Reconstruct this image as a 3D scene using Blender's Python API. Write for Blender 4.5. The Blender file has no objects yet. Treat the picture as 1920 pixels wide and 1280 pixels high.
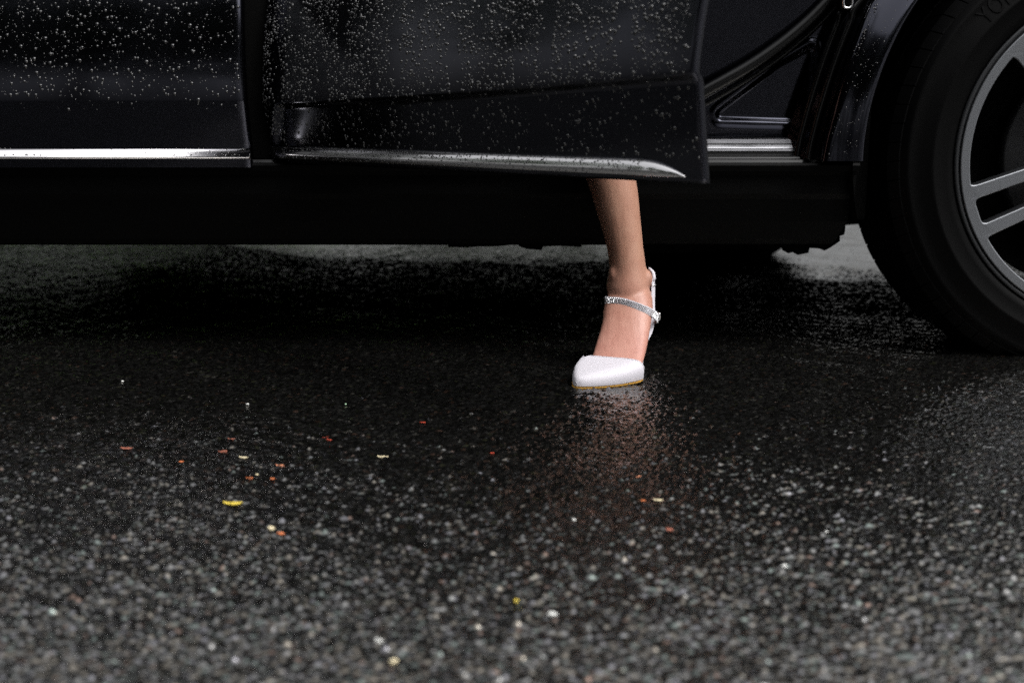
import bpy, bmesh, math, random
import numpy as np
from mathutils import Vector, Matrix

R = math.radians
rng = np.random.default_rng(7)
random.seed(7)
sc = bpy.context.scene
col = sc.collection

# ------------------------------------------------------------------ camera, sky, sun, exposure
CAM_H, PITCH, FPX = 0.432, R(10.735), 2268.0          # lens height (m), downward tilt, focal length for a 1920 px wide frame
cam_d = bpy.data.cameras.new('camera')
cam = bpy.data.objects.new('camera', cam_d)
col.objects.link(cam)
cam.location = (0, 0, CAM_H)
cam.rotation_euler = (math.pi / 2 - PITCH, 0, 0)
cam_d.sensor_width = 36
cam_d.lens = FPX * 36 / 1920
cam_d.clip_start = 0.02
cam_d.clip_end = 3000
cam_d.dof.use_dof = True
cam_d.dof.focus_distance = 1.95
cam_d.dof.aperture_fstop = 3.6
cam_d.dof.aperture_blades = 9
sc.camera = cam

SUN_EL, SUN_AZ = R(52), R(130)        # azimuth clockwise from +Y: behind the camera, to its right
world = bpy.data.worlds.new('World')
sc.world = world
world.use_nodes = True
wn = world.node_tree.nodes
wl = world.node_tree.links
bg = wn['Background']
sky = wn.new('ShaderNodeTexSky')
sky.sky_type = 'NISHITA'
sky.sun_disc = False
sky.sun_elevation = SUN_EL
sky.sun_rotation = SUN_AZ
sky.air_density = 1.6
sky.dust_density = 6.0
sky.ozone_density = 1.0
hs = wn.new('ShaderNodeHueSaturation')
hs.inputs['Saturation'].default_value = 0.07
wl.new(sky.outputs[0], hs.inputs['Color'])
# overcast: brightest overhead, about a third of that at the horizon, the same all round
wtc = wn.new('ShaderNodeTexCoord'); wsp = wn.new('ShaderNodeSeparateXYZ'); wmr = wn.new('ShaderNodeMapRange')
wmr.inputs['From Min'].default_value = 0.0; wmr.inputs['From Max'].default_value = 1.0
wmr.inputs['To Min'].default_value = 0.66; wmr.inputs['To Max'].default_value = 1.75
wvm = wn.new('ShaderNodeVectorMath'); wvm.operation = 'SCALE'
wl.new(wtc.outputs['Generated'], wsp.inputs[0]); wl.new(wsp.outputs['Z'], wmr.inputs[0])
wl.new(hs.outputs[0], wvm.inputs[0]); wl.new(wmr.outputs[0], wvm.inputs['Scale'])
wl.new(wvm.outputs[0], bg.inputs['Color'])
bg.inputs['Strength'].default_value = 0.15

sun_d = bpy.data.lights.new('sun', 'SUN')
sun_d.energy = 0.55
sun_d.angle = R(14)
sun_d.color = (1.0, 0.965, 0.93)
sun = bpy.data.objects.new('sun', sun_d)
col.objects.link(sun)
sdir = Vector((math.sin(SUN_AZ) * math.cos(SUN_EL), math.cos(SUN_AZ) * math.cos(SUN_EL), math.sin(SUN_EL)))
sun.rotation_euler = sdir.to_track_quat('Z', 'Y').to_euler()
sun.location = sdir * 20

sc.view_settings.view_transform = 'Standard'
sc.view_settings.look = 'None'
sc.view_settings.exposure = 0.5
sc.view_settings.gamma = 1.0
sc.render.engine = 'CYCLES'
sc.cycles.use_denoising = False
sc.cycles.max_bounces = 6
sc.cycles.caustics_reflective = False
sc.cycles.caustics_refractive = False
sc.cycles.sample_clamp_indirect = 2.5
sc.cycles.sample_clamp_direct = 12.0

# ------------------------------------------------------------------ helpers
def at(px, py, Y):
    """world (X, z) of a point of the photograph that stands at distance Y"""
    e = math.atan((640 - py) / FPX) - PITCH
    z = CAM_H + Y * math.tan(e)
    d = Y * math.cos(PITCH) + (CAM_H - z) * math.sin(PITCH)
    return ((px - 960) / FPX * d, z)

WORLD = {}
def link(o, parent=None):
    col.objects.link(o)
    m = Matrix.Translation(o.location) @ o.rotation_euler.to_matrix().to_4x4()
    if parent is not None:
        o.parent = parent
    WORLD[o.name] = m
    return o

def empty(name, loc=(0, 0, 0), parent=None, rz=0.0):
    o = bpy.data.objects.new(name, None)
    o.empty_display_size = 0.1
    o.location = loc
    o.rotation_euler = (0, 0, rz)
    return link(o, parent)

def mesh(name, verts, faces, mat=None, parent=None, smooth=True, off=(0, 0, 0)):
    me = bpy.data.meshes.new(name)
    v = np.asarray(verts, dtype=float).reshape(-1, 3) - np.asarray(off, dtype=float)
    me.from_pydata(v.tolist(), [], [tuple(int(i) for i in f) for f in faces])
    return mesh_obj(name, me, mat, parent, smooth)

def mesh_obj(name, me, mat=None, parent=None, smooth=True):
    if mat is not None and not me.materials:
        me.materials.append(mat)
    if smooth:
        me.polygons.foreach_set('use_smooth', [True] * len(me.polygons))
    me.update()
    o = bpy.data.objects.new(name, me)
    return link(o, parent)

def fix_normals(o):
    bm = bmesh.new(); bm.from_mesh(o.data)
    bmesh.ops.recalc_face_normals(bm, faces=bm.faces)
    bm.to_mesh(o.data); bm.free()
    return o

def tag(o, label=None, cat=None, group=None, kind=None):
    if label: o['label'] = label
    if cat: o['category'] = cat
    if group: o['group'] = group
    if kind: o['kind'] = kind
    return o

def grid_faces(nu, nv, wrap_u=False, wrap_v=False, flip=False):
    f = []
    for i in range(nu if wrap_u else nu - 1):
        for j in range(nv if wrap_v else nv - 1):
            a, b = i * nv + j, ((i + 1) % nu) * nv + j
            c, d = ((i + 1) % nu) * nv + (j + 1) % nv, i * nv + (j + 1) % nv
            f.append((a, d, c, b) if flip else (a, b, c, d))
    return f

def extrude_x(name, prof, x0, x1, mat, parent, off, nx=2, closed=True, xend=None, smooth=True, caps=True):
    """a (Y, z) profile swept along X; xend(z) may trim the far end"""
    xs = np.linspace(0, 1, nx)
    V = []
    for t in xs:
        for (y, z) in prof:
            e = x1 if xend is None else xend(z)
            V.append((x0 + (e - x0) * t, y, z))
    n = len(prof)
    F = grid_faces(nx, n, wrap_v=closed)
    if closed and caps:
        F.append(tuple(range(n)))
        F.append(tuple(range((nx - 1) * n, nx * n))[::-1])
    return fix_normals(mesh(name, V, F, mat, parent, smooth, off))

def tube(name, pts, rad, mat, parent, off=(0, 0, 0), seg=12, sub=8, flat=1.0):
    """round (or flattened) tube along a Catmull-Rom path"""
    P = [Vector(p) for p in pts]
    rr = rad if isinstance(rad, (list, tuple)) else [rad] * len(P)
    path, rads = [], []
    for i in range(len(P) - 1):
        p0, p1, p2, p3 = P[max(i - 1, 0)], P[i], P[i + 1], P[min(i + 2, len(P) - 1)]
        for k in range(sub):
            t = k / sub
            path.append(0.5 * ((2 * p1) + (p2 - p0) * t + (2 * p0 - 5 * p1 + 4 * p2 - p3) * t * t + (3 * p1 - p0 - 3 * p2 + p3) * t ** 3))
            rads.append(rr[i] + (rr[i + 1] - rr[i]) * t)
    path.append(P[-1]); rads.append(rr[-1])
    V = []
    for i, p in enumerate(path):
        d = (path[min(i + 1, len(path) - 1)] - path[max(i - 1, 0)]).normalized()
        a = d.cross(Vector((0, 1, 0)))
        if a.length < 0.05: a = d.cross(Vector((0, 0, 1)))
        a.normalize(); b = d.cross(a).normalized()
        for k in range(seg):
            an = 2 * math.pi * k / seg
            q = p + a * (math.cos(an) * rads[i]) + b * (math.sin(an) * rads[i] * flat)
            V.append(q[:])
    n = len(path)
    F = grid_faces(n, seg, wrap_v=True)
    F.append(tuple(range(seg))); F.append(tuple(range((n - 1) * seg, n * seg))[::-1])
    return fix_normals(mesh(name, V, F, mat, parent, True, off))

def box(name, lo, hi, mat, parent, off=(0, 0, 0), bev=0.0, smooth=False):
    bm = bmesh.new()
    bmesh.ops.create_cube(bm, size=1)
    for v in bm.verts:
        for k in range(3):
            v.co[k] = lo[k] + (v.co[k] + 0.5) * (hi[k] - lo[k]) - off[k]
    if bev:
        bmesh.ops.bevel(bm, geom=list(bm.edges), offset=bev, segments=2, affect='EDGES', profile=0.6)
    me = bpy.data.meshes.new(name); bm.to_mesh(me); bm.free()
    return mesh_obj(name, me, mat, parent, smooth)

def evaluated(o):
    dg = bpy.context.evaluated_depsgraph_get()
    dg.update()
    return bpy.data.meshes.new_from_object(o.evaluated_get(dg))

# ------------------------------------------------------------------ materials
def mat(name, base, rough=0.5, metal=0.0, ior=1.5, coat=0.0, coat_rough=0.03, trans=0.0, sss=0.0, spec=None):
    m = bpy.data.materials.new(name)
    m.use_nodes = True
    b = m.node_tree.nodes['Principled BSDF']
    b.inputs['Base Color'].default_value = (*base, 1)
    b.inputs['Roughness'].default_value = rough
    b.inputs['Metallic'].default_value = metal
    b.inputs['IOR'].default_value = ior
    b.inputs['Coat Weight'].default_value = coat
    b.inputs['Coat Roughness'].default_value = coat_rough
    b.inputs['Transmission Weight'].default_value = trans
    if spec is not None: b.inputs['Specular IOR Level'].default_value = spec
    if sss:
        b.inputs['Subsurface Weight'].default_value = sss
        b.inputs['Subsurface Radius'].default_value = (0.012, 0.004, 0.002)
        b.inputs['Subsurface Scale'].default_value = 0.6
    return m

def nodes(m):
    return m.node_tree.nodes, m.node_tree.links, m.node_tree.nodes['Principled BSDF']

def add_bump(m, scale, strength, dist=0.001, detail=4, stretch=(1, 1, 1), prev=None):
    n, l, b = nodes(m)
    tc = n.new('ShaderNodeTexCoord'); mp = n.new('ShaderNodeMapping')
    mp.inputs['Scale'].default_value = stretch
    ns = n.new('ShaderNodeTexNoise'); ns.inputs['Scale'].default_value = scale; ns.inputs['Detail'].default_value = detail
    bp = n.new('ShaderNodeBump'); bp.inputs['Strength'].default_value = strength; bp.inputs['Distance'].default_value = dist
    l.new(tc.outputs['Object'], mp.inputs[0]); l.new(mp.outputs[0], ns.inputs['Vector'])
    l.new(ns.outputs['Fac'], bp.inputs['Height'])
    l.new(bp.outputs[0], b.inputs['Normal'])
    return ns

def rough_noise(m, scale, lo, hi, stretch=(1, 1, 1)):
    n, l, b = nodes(m)
    tc = n.new('ShaderNodeTexCoord'); mp = n.new('ShaderNodeMapping'); mp.inputs['Scale'].default_value = stretch
    ns = n.new('ShaderNodeTexNoise'); ns.inputs['Scale'].default_value = scale; ns.inputs['Detail'].default_value = 5
    mr = n.new('ShaderNodeMapRange'); mr.inputs['From Min'].default_value = 0.35; mr.inputs['From Max'].default_value = 0.68
    mr.inputs['To Min'].default_value = lo; mr.inputs['To Max'].default_value = hi
    l.new(tc.outputs['Object'], mp.inputs[0]); l.new(mp.outputs[0], ns.inputs['Vector'])
    l.new(ns.outputs['Fac'], mr.inputs[0]); l.new(mr.outputs[0], b.inputs['Roughness'])

M = {}
M['paint'] = mat('black_paint', (0.0005, 0.0005, 0.0007), rough=0.16, ior=1.5, spec=0.62, coat=0.0)
rough_noise(M['paint'], 9, 0.09, 0.16, (1, 1, 0.6))
M['paint'].node_tree.nodes['Principled BSDF'].inputs['Specular Tint'].default_value = (0.78, 0.80, 1.0, 1)
M['water'] = mat('water_drop', (0.006, 0.006, 0.007), rough=0.09, ior=1.62)
M['chrome'] = mat('satin_chrome', (0.62, 0.61, 0.62), rough=0.16, metal=1.0)
rough_noise(M['chrome'], 30, 0.08, 0.17, (0.3, 1, 1))
M['plastic'] = mat('black_plastic', (0.0005, 0.0005, 0.0005), rough=0.45, spec=0.05)
add_bump(M['plastic'], 900, 0.25, 0.0004)
M['rubber'] = mat('rubber', (0.0007, 0.0007, 0.0008), rough=0.5, spec=0.06)
add_bump(M['rubber'], 700, 0.25, 0.0004)
M['seal'] = mat('seal_rubber', (0.0008, 0.0008, 0.0009), rough=0.26, spec=0.32)
M['scuff'] = mat('brushed_steel', (0.20, 0.20, 0.21), rough=0.22, metal=1.0)
rough_noise(M['scuff'], 60, 0.12, 0.42, (0.15, 1, 1))
M['alloy'] = mat('machined_alloy', (0.165, 0.172, 0.185), rough=0.36, metal=0.75)
add_bump(M['alloy'], 300, 0.06, 0.0005)
M['gunmetal'] = mat('gunmetal', (0.02, 0.021, 0.023), rough=0.34, metal=0.3)
M['brake'] = mat('brake_steel', (0.03, 0.03, 0.032), rough=0.5, metal=0.6)
M['under'] = mat('underbody', (0.0012, 0.0012, 0.0012), rough=0.8, spec=0.06)
M['pipe'] = mat('exhaust_steel', (0.10, 0.085, 0.05), rough=0.55, metal=0.5)
M['glass'] = mat('tinted_glass', (0.006, 0.007, 0.007), rough=0.02, ior=1.5)
M['fabric'] = mat('dark_fabric', (0.006, 0.006, 0.0065), rough=0.9, spec=0.1)
M['lamp_red'] = mat('red_lens', (0.12, 0.004, 0.004), rough=0.08)
M['lamp_clear'] = mat('clear_lens', (0.35, 0.36, 0.38), rough=0.06)
M['shoe'] = mat('white_leather', (0.52, 0.50, 0.54), rough=0.55, spec=0.3)
add_bump(M['shoe'], 350, 0.12, 0.0004, 6)
M['lining'] = mat('shoe_lining', (0.62, 0.55, 0.48), rough=0.7)
M['sole'] = mat('tan_sole', (0.40, 0.215, 0.035), rough=0.5)
M['gem'] = mat('rhinestone', (0.80, 0.80, 0.82), rough=0.07, metal=0.85)
M['silver'] = mat('silver_buckle', (0.7, 0.7, 0.7), rough=0.2, metal=1.0)

def skin_material():
    m = mat('skin', (0.5, 0.28, 0.2), rough=0.44, spec=0.4)
    n, l, b = nodes(m)
    tc = n.new('ShaderNodeTexCoord')
    sep = n.new('ShaderNodeSeparateXYZ'); l.new(tc.outputs['Object'], sep.inputs[0])
    # the foot is pinker than the shin
    mr = n.new('ShaderNodeMapRange'); mr.inputs['From Min'].default_value = 0.05; mr.inputs['From Max'].default_value = 0.19
    l.new(sep.outputs['Z'], mr.inputs[0])
    mx = n.new('ShaderNodeMix'); mx.data_type = 'RGBA'
    mx.inputs['A'].default_value = (0.43, 0.215, 0.168, 1); mx.inputs['B'].default_value = (0.375, 0.205, 0.142, 1)
    l.new(mr.outputs[0], mx.inputs['Factor'])
    ns = n.new('ShaderNodeTexNoise'); ns.inputs['Scale'].default_value = 34; ns.inputs['Detail'].default_value = 5; ns.inputs['Roughness'].default_value = 0.6
    l.new(tc.outputs['Object'], ns.inputs['Vector'])
    r1 = n.new('ShaderNodeMapRange'); r1.inputs['From Min'].default_value = 0.38; r1.inputs['From Max'].default_value = 0.66
    l.new(ns.outputs['Fac'], r1.inputs[0])
    m2 = n.new('ShaderNodeMix'); m2.data_type = 'RGBA'; m2.blend_type = 'MULTIPLY'
    m2.inputs['B'].default_value = (0.80, 0.66, 0.64, 1)
    mm = n.new('ShaderNodeMath'); mm.operation = 'MULTIPLY'; mm.inputs[1].default_value = 0.55
    l.new(r1.outputs[0], mm.inputs[0]); l.new(mm.outputs[0], m2.inputs['Factor'])
    l.new(mx.outputs['Result'], m2.inputs['A'])
    l.new(m2.outputs['Result'], b.inputs['Base Color'])
    nb = n.new('ShaderNodeTexNoise'); nb.inputs['Scale'].default_value = 420; nb.inputs['Detail'].default_value = 3
    l.new(tc.outputs['Object'], nb.inputs['Vector'])
    bp = n.new('ShaderNodeBump'); bp.inputs['Strength'].default_value = 0.16; bp.inputs['Distance'].default_value = 0.0006
    l.new(nb.outputs['Fac'], bp.inputs['Height'])
    # soft unevenness: tendons, veins and bone under the skin
    mp = n.new('ShaderNodeMapping'); mp.inputs['Scale'].default_value = (1.6, 0.7, 0.55)
    l.new(tc.outputs['Object'], mp.inputs[0])
    nl = n.new('ShaderNodeTexNoise'); nl.inputs['Scale'].default_value = 46; nl.inputs['Detail'].default_value = 2
    l.new(mp.outputs[0], nl.inputs['Vector'])
    b2 = n.new('ShaderNodeBump'); b2.inputs['Strength'].default_value = 0.28; b2.inputs['Distance'].default_value = 0.004
    l.new(nl.outputs['Fac'], b2.inputs['Height']); l.new(b2.outputs[0], bp.inputs['Normal'])
    l.new(bp.outputs[0], b.inputs['Normal'])
    return m
M['skin'] = skin_material()

def asphalt_material():
    m = mat('wet_asphalt', (0.02, 0.02, 0.02), rough=0.2, ior=2.6, spec=0.5)
    n, l, b = nodes(m)
    at_ = n.new('ShaderNodeAttribute'); at_.attribute_name = 'stone'
    tc = n.new('ShaderNodeTexCoord')
    big = n.new('ShaderNodeTexNoise'); big.inputs['Scale'].default_value = 2.3; big.inputs['Detail'].default_value = 3
    l.new(tc.outputs['Object'], big.inputs['Vector'])
    rr = n.new('ShaderNodeMapRange'); rr.inputs['From Min'].default_value = 0.35; rr.inputs['From Max'].default_value = 0.65
    rr.inputs['To Min'].default_value = 0.05; rr.inputs['To Max'].default_value = 0.13
    l.new(big.outputs['Fac'], rr.inputs[0]); l.new(rr.outputs[0], b.inputs['Roughness'])
    l.new(at_.outputs['Color'], b.inputs['Base Color'])
    gl = n.new('ShaderNodeAttribute'); gl.attribute_name = 'glint'
    l.new(gl.outputs['Color'], b.inputs['Specular Tint'])
    l.new(gl.outputs['Alpha'], b.inputs['Specular IOR Level'])
    vo = n.new('ShaderNodeTexVoronoi'); vo.inputs['Scale'].default_value = 330; vo.inputs['Randomness'].default_value = 1
    l.new(tc.outputs['Object'], vo.inputs['Vector'])
    ns = n.new('ShaderNodeTexNoise'); ns.inputs['Scale'].default_value = 600; ns.inputs['Detail'].default_value = 3
    l.new(tc.outputs['Object'], ns.inputs['Vector'])
    ad = n.new('ShaderNodeMath'); ad.operation = 'ADD'
    l.new(vo.outputs['Distance'], ad.inputs[0]); l.new(ns.outputs['Fac'], ad.inputs[1])
    bp = n.new('ShaderNodeBump'); bp.inputs['Strength'].default_value = 0.22; bp.inputs['Distance'].default_value = 0.0012
    bp.invert = True
    l.new(ad.outputs[0], bp.inputs['Height']); l.new(bp.outputs[0], b.inputs['Normal'])
    return m
M['asphalt'] = asphalt_material()
def far_asphalt_material():
    m = mat('wet_asphalt_far', (0.004, 0.004, 0.0038), rough=0.22, ior=1.6)
    n, l, b = nodes(m)
    tc = n.new('ShaderNodeTexCoord')
    hs_ = []
    for sc_, w in ((185, 1.0), (320, 0.6)):
        vo = n.new('ShaderNodeTexVoronoi'); vo.inputs['Scale'].default_value = sc_
        l.new(tc.outputs['Object'], vo.inputs['Vector'])
        sp = n.new('ShaderNodeSeparateColor'); l.new(vo.outputs['Color'], sp.inputs[0])
        mu = n.new('ShaderNodeMath'); mu.operation = 'MULTIPLY_ADD'; mu.inputs[1].default_value = -1.3 * w
        l.new(vo.outputs['Distance'], mu.inputs[0]); l.new(sp.outputs[0], mu.inputs[2]); hs_.append(mu)
    ad = n.new('ShaderNodeMath'); ad.operation = 'ADD'
    l.new(hs_[0].outputs[0], ad.inputs[0]); l.new(hs_[1].outputs[0], ad.inputs[1])
    bp = n.new('ShaderNodeBump'); bp.inputs['Strength'].default_value = 0.9; bp.inputs['Distance'].default_value = 0.0018
    l.new(ad.outputs[0], bp.inputs['Height']); l.new(bp.outputs[0], b.inputs['Normal'])
    return m
M['asphalt_far'] = far_asphalt_material()

# ------------------------------------------------------------------ the road: coarse wet asphalt, stone by stone where the lens sees it
def hash01(ix, iy, k):
    h = (ix.astype(np.int64) * 374761393 + iy.astype(np.int64) * 668265263 + k * 1442695041) & 0x7fffffff
    h = ((h ^ (h >> 13)) * 1274126177) & 0x7fffffff
    h = h ^ (h >> 16)
    return (h & 0xffffff) / float(0x1000000)

def stones(x, y, cell, k, amp, tilt, keep):
    """height of the tallest of the neighbouring stones (tilted, domed chips), plus that stone's id"""
    cx, cy = np.floor(x / cell).astype(np.int64), np.floor(y / cell).astype(np.int64)
    best = np.full(x.shape, -1e9); bid = np.zeros(x.shape)
    for i in (-1, 0, 1):
        for j in (-1, 0, 1):
            ix, iy = cx + i, cy + j
            px = (ix + 0.1 + 0.8 * hash01(ix, iy, k)) * cell
            py = (iy + 0.1 + 0.8 * hash01(ix, iy, k + 1)) * cell
            rad = cell * (0.42 + 0.42 * hash01(ix, iy, k + 2))
            a = hash01(ix, iy, k + 3) * 6.283
            st = 0.72 + 0.5 * hash01(ix, iy, k + 4)
            dx, dy = x - px, y - py
            u = (dx * np.cos(a) + dy * np.sin(a)) / st
            v = (-dx * np.sin(a) + dy * np.cos(a)) * st
            d = (np.abs(u) ** 2.6 + np.abs(v) ** 2.6) ** (1 / 2.6) / rad
            tx = (hash01(ix, iy, k + 5) + hash01(ix, iy, k + 8) - 1) * tilt * 1.6
            ty = (hash01(ix, iy, k + 6) + hash01(ix, iy, k + 9) - 1) * tilt * 1.6
            top = amp * (hash01(ix, iy, k + 7) * 1.0 - 0.15)
            h = top + tx * dx + ty * dy - amp * 1.5 * np.maximum(d - 0.55, 0) ** 2 / 0.35 - amp * 0.10 * d * d
            h = np.where(hash01(ix, iy, k + 11) < keep, h, -1e9)
            m = h > best
            best = np.where(m, h, best); bid = np.where(m, hash01(ix, iy, k + 12), bid)
    return best, bid

def build_road():
    dk = 0.00128
    ks = np.arange(-0.52, 0.56, dk)
    ys = 0.60 * np.exp(np.arange(0, math.log(5.6 / 0.60), dk * 1.48))
    nY, nX = len(ys), len(ks)
    Y = np.repeat(ys[:, None], nX, 1)
    X = ks[None, :] * (Y + 0.18)
    h1, id1 = stones(X, Y, 0.0056, 3, 0.0017, 0.56, 0.86)
    h2, id2 = stones(X, Y, 0.0032, 41, 0.0011, 0.58, 0.95)
    pat = np.sin(X * 6.3 + 2 * np.sin(Y * 3.1)) + np.sin(Y * 8.7 + 1.7 * np.sin(X * 4.3 + 1)) + 0.6 * np.sin(X * 17 + Y * 13)
    floor = -0.0009 + 0.0006 * np.clip((pat - 0.5) / 1.2, 0, 1) + 0.0002 * np.sin(X * 700 + 3 * np.sin(Y * 500)) * np.sin(Y * 640)
    # water film beyond the car, laid out to brighten the strip there
    wob = 0.10 * np.sin(X * 5.1 + 0.7) + 0.06 * np.sin(X * 13 + Y * 4) + 0.05 * np.sin(X * 31 - Y * 9)
    lim = 3.66 - 0.42 * np.clip((X - 0.35) / 0.5, 0, 1)
    film = np.clip((Y + wob - lim) / 0.22, 0, 1) * np.clip((X + 1.0) / 0.5, 0, 1)
    floor = floor + 0.0021 * film * film * (3 - 2 * film)
    Z = np.maximum(np.maximum(h1, h2 - 0.0003), floor)
    Z0 = Z.copy()
    sid = np.where(h1 >= np.maximum(h2 - 0.0003, floor), id1, np.where(h2 - 0.0003 >= floor, id2, 0.3))
    Z = Z + 0.0016 * np.sin(X * 9.1 + 1.3) * np.sin(Y * 7.3) + 0.0013 * np.sin(X * 23 + Y * 17 + 1.5 * np.sin(Y * 9)) \
          + 0.0009 * np.sin(X * 47 - Y * 31 + 2 * np.sin(X * 13)) + 0.0006 * np.sin(X * 60 + Y * 95 + 2 * np.sin(Y * 21 + X * 7))
    edge = np.minimum.reduce([np.repeat(np.arange(nX)[None, :], nY, 0), np.repeat(np.arange(nX)[::-1][None, :], nY, 0),
                              np.repeat(np.arange(nY)[:, None], nX, 1), np.repeat(np.arange(nY)[::-1][:, None], nX, 1)])
    f = np.clip(edge / 12.0, 0, 1)
    Z = Z * f + (1 - f) * -0.0008
    n = nX * nY
    co = np.empty((n + 8, 3), dtype=np.float32)
    co[:n, 0], co[:n, 1], co[:n, 2] = X.ravel(), Y.ravel(), Z.ravel()
    # the rest of the carriageway, out to the horizon
    cor = [(X[0, 0], Y[0, 0]), (X[0, -1], Y[0, -1]), (X[-1, -1], Y[-1, -1]), (X[-1, 0], Y[-1, 0])]
    far = [(-600, -600), (600, -600), (600, 600), (-600, 600)]
    for i in range(4):
        co[n + i] = (*cor[i], -0.0008); co[n + 4 + i] = (*far[i], -0.0008)
    idx = np.arange(n).reshape(nY, nX)
    q = np.stack([idx[:-1, :-1], idx[:-1, 1:], idx[1:, 1:], idx[1:, :-1]], -1).reshape(-1, 4)
    o4 = np.array([[n + 4 + i, n + 4 + (i + 1) % 4, n + (i + 1) % 4, n + i] for i in range(4)])
    q = np.concatenate([q, o4]).astype(np.int32)
    me = bpy.data.meshes.new('road')
    me.vertices.add(len(co)); me.vertices.foreach_set('co', co.ravel())
    me.loops.add(q.size); me.loops.foreach_set('vertex_index', q.ravel())
    me.polygons.add(len(q))
    me.polygons.foreach_set('loop_start', np.arange(0, q.size, 4, dtype=np.int32))
    me.polygons.foreach_set('loop_total', np.full(len(q), 4, dtype=np.int32))
    me.polygons.foreach_set('use_smooth', np.ones(len(q), dtype=bool))
    me.update(); me.validate()
    s = sid.ravel()
    g = 0.0015 + 0.0065 * s ** 2
    c = np.stack([g, g * 0.99, g * 0.95, np.ones_like(g)], -1)
    s2 = (s * 977.0) % 1.0
    c[s2 > 0.955] *= np.array([3.2, 3.1, 2.9, 1])
    c[(s2 > 0.93) & (s2 < 0.955)] *= np.array([3.0, 1.9, 1.5, 1])
    c[(s2 > 0.90) & (s2 < 0.93)] *= np.array([1.8, 1.9, 1.2, 1])
    colr = np.empty((len(co), 4), dtype=np.float32)
    colr[:n] = c; colr[n:] = (0.018, 0.018, 0.0175, 1)
    a = me.color_attributes.new('stone', 'FLOAT_COLOR', 'POINT')
    a.data.foreach_set('color', colr.ravel())
    # minerals: each chip has its own lustre and hue
    s3 = (s * 613.0) % 1.0; s4 = (s * 1811.0) % 1.0
    lus = 0.30 + 1.25 * s3
    lus = np.where(Z0.ravel() <= floor.ravel() + 1e-7, 0.22, lus)      # tar between the chips
    t = np.ones((n, 4)); t[:, :3] = np.array([1.0, 0.985, 0.96])
    t[s4 < 0.30, :3] = np.array([1.0, 0.90, 0.76]); t[(s4 >= 0.30) & (s4 < 0.42), :3] = np.array([0.84, 0.98, 0.90])
    t[(s4 >= 0.42) & (s4 < 0.55), :3] = np.array([0.95, 0.93, 1.0]); t[(s4 >= 0.55) & (s4 < 0.59), :3] = np.array([1.0, 0.68, 0.55])
    t[:, :3] *= np.minimum(lus, 1.0)[:, None]
    wet = (Z0.ravel() <= floor.ravel() + 1e-7) & (film.ravel() > 0.02)
    t[wet, :3] = 1.0
    # reflection strength: lowered under the car to put its shade into the surface
    yy, xx = (Y + 0.06 * np.sin(X * 7 + 1) + 0.03 * np.sin(X * 19)).ravel(), X.ravel()
    sm3 = lambda a, b, v: (lambda q: q * q * (3 - 2 * q))(np.clip((v - a) / (b - a), 0, 1))   # smooth step
    car_shade = sm3(2.15, 2.60, yy) * (1 - sm3(3.52, 3.74, yy + 0.40 * np.clip((xx - 0.35) / 0.5, 0, 1) - 0.6 * np.clip((-0.5 - xx) / 0.5, 0, 1)))
    spec_min = np.where(s4 > 0.86, 0.03, 0.0) + 0.010 * sm3(-0.95, -1.25, xx)  # reflection kept on some stones and at the left
    t[:, 3] = np.maximum(0.5 * (1 - car_shade), spec_min)
    gc = np.ones((len(co), 4), dtype=np.float32); gc[:n] = t; gc[n:, 3] = 0.5
    b2 = me.color_attributes.new('glint', 'FLOAT_COLOR', 'POINT')
    b2.data.foreach_set('color', gc.ravel())
    o = mesh_obj('road', me, M['asphalt'], None, False)
    me.materials.append(M['asphalt_far'])
    mi = np.zeros(len(q), dtype=np.int32); mi[-4:] = 1
    me.polygons.foreach_set('material_index', mi)
    tag(o, 'wet dark asphalt road with coarse glistening stones', kind='structure')
    return o
build_road()

# ------------------------------------------------------------------ the car
CAR = (0.0, 3.02, 0.0)
car = empty('parked_car', CAR)
tag(car, 'black wet car with its rear door swung open', 'car')

def crease_profile(z, zc, up=1.0):
    """outward offset (towards -Y) of a door skin by height: flat below the crease, leaning in more and more above it"""
    dz = z - zc
    above = np.where(dz > 0, -(0.012 * dz + 0.62 * dz ** 2 * up), 0)
    below = np.where(dz < 0, 0.22 * dz, 0)
    return above + below

def drops(name, fn, uv_sampler, n, rmin, rmax, parent, off=(0, 0, 0), power=2.6, elong=1.12):
    """domes of rain water on a surface fn(u, v) -> point, normal; one mesh"""
    SEG = 6
    V, F = [], []
    rings = [(1.0, 0.0), (0.86, 0.40), (0.52, 0.66)]
    for _ in range(n):
        u, v = uv_sampler()
        p, nn = fn(u, v)
        t1 = Vector((0, 0, 1)) - nn * nn.z
        t1.normalize(); t2 = nn.cross(t1)
        r = rmin + (rmax - rmin) * random.random() ** power
        ex = elong * random.uniform(0.9, 1.15)
        base = len(V)
        ph = random.random() * 6.28
        wob = [random.uniform(0.9, 1.1) for _ in range(SEG)]
        for (q, h) in rings:
            for k in range(SEG):
                a = 2 * math.pi * k / SEG + ph
                x, y = math.cos(a) * q * r * wob[k], math.sin(a) * q * r * ex * wob[k]
                V.append((p + t2 * x + t1 * y + nn * (h * r - 0.0001))[:])
        V.append((p + nn * (0.74 * r))[:])
        for i in range(2):
            for k in range(SEG):
                a, b = base + i * SEG + k, base + i * SEG + (k + 1) % SEG
                F.append((a, b, b + SEG, a + SEG))
        top = base + 3 * SEG
        for k in range(SEG):
            F.append((base + 2 * SEG + k, base + 2 * SEG + (k + 1) % SEG, top))
    o = mesh(name, V, F, M['water'], parent, True, off)
    fix_normals(o)
    tag(o, 'beads of rain water', kind='stuff')
    return o

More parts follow.
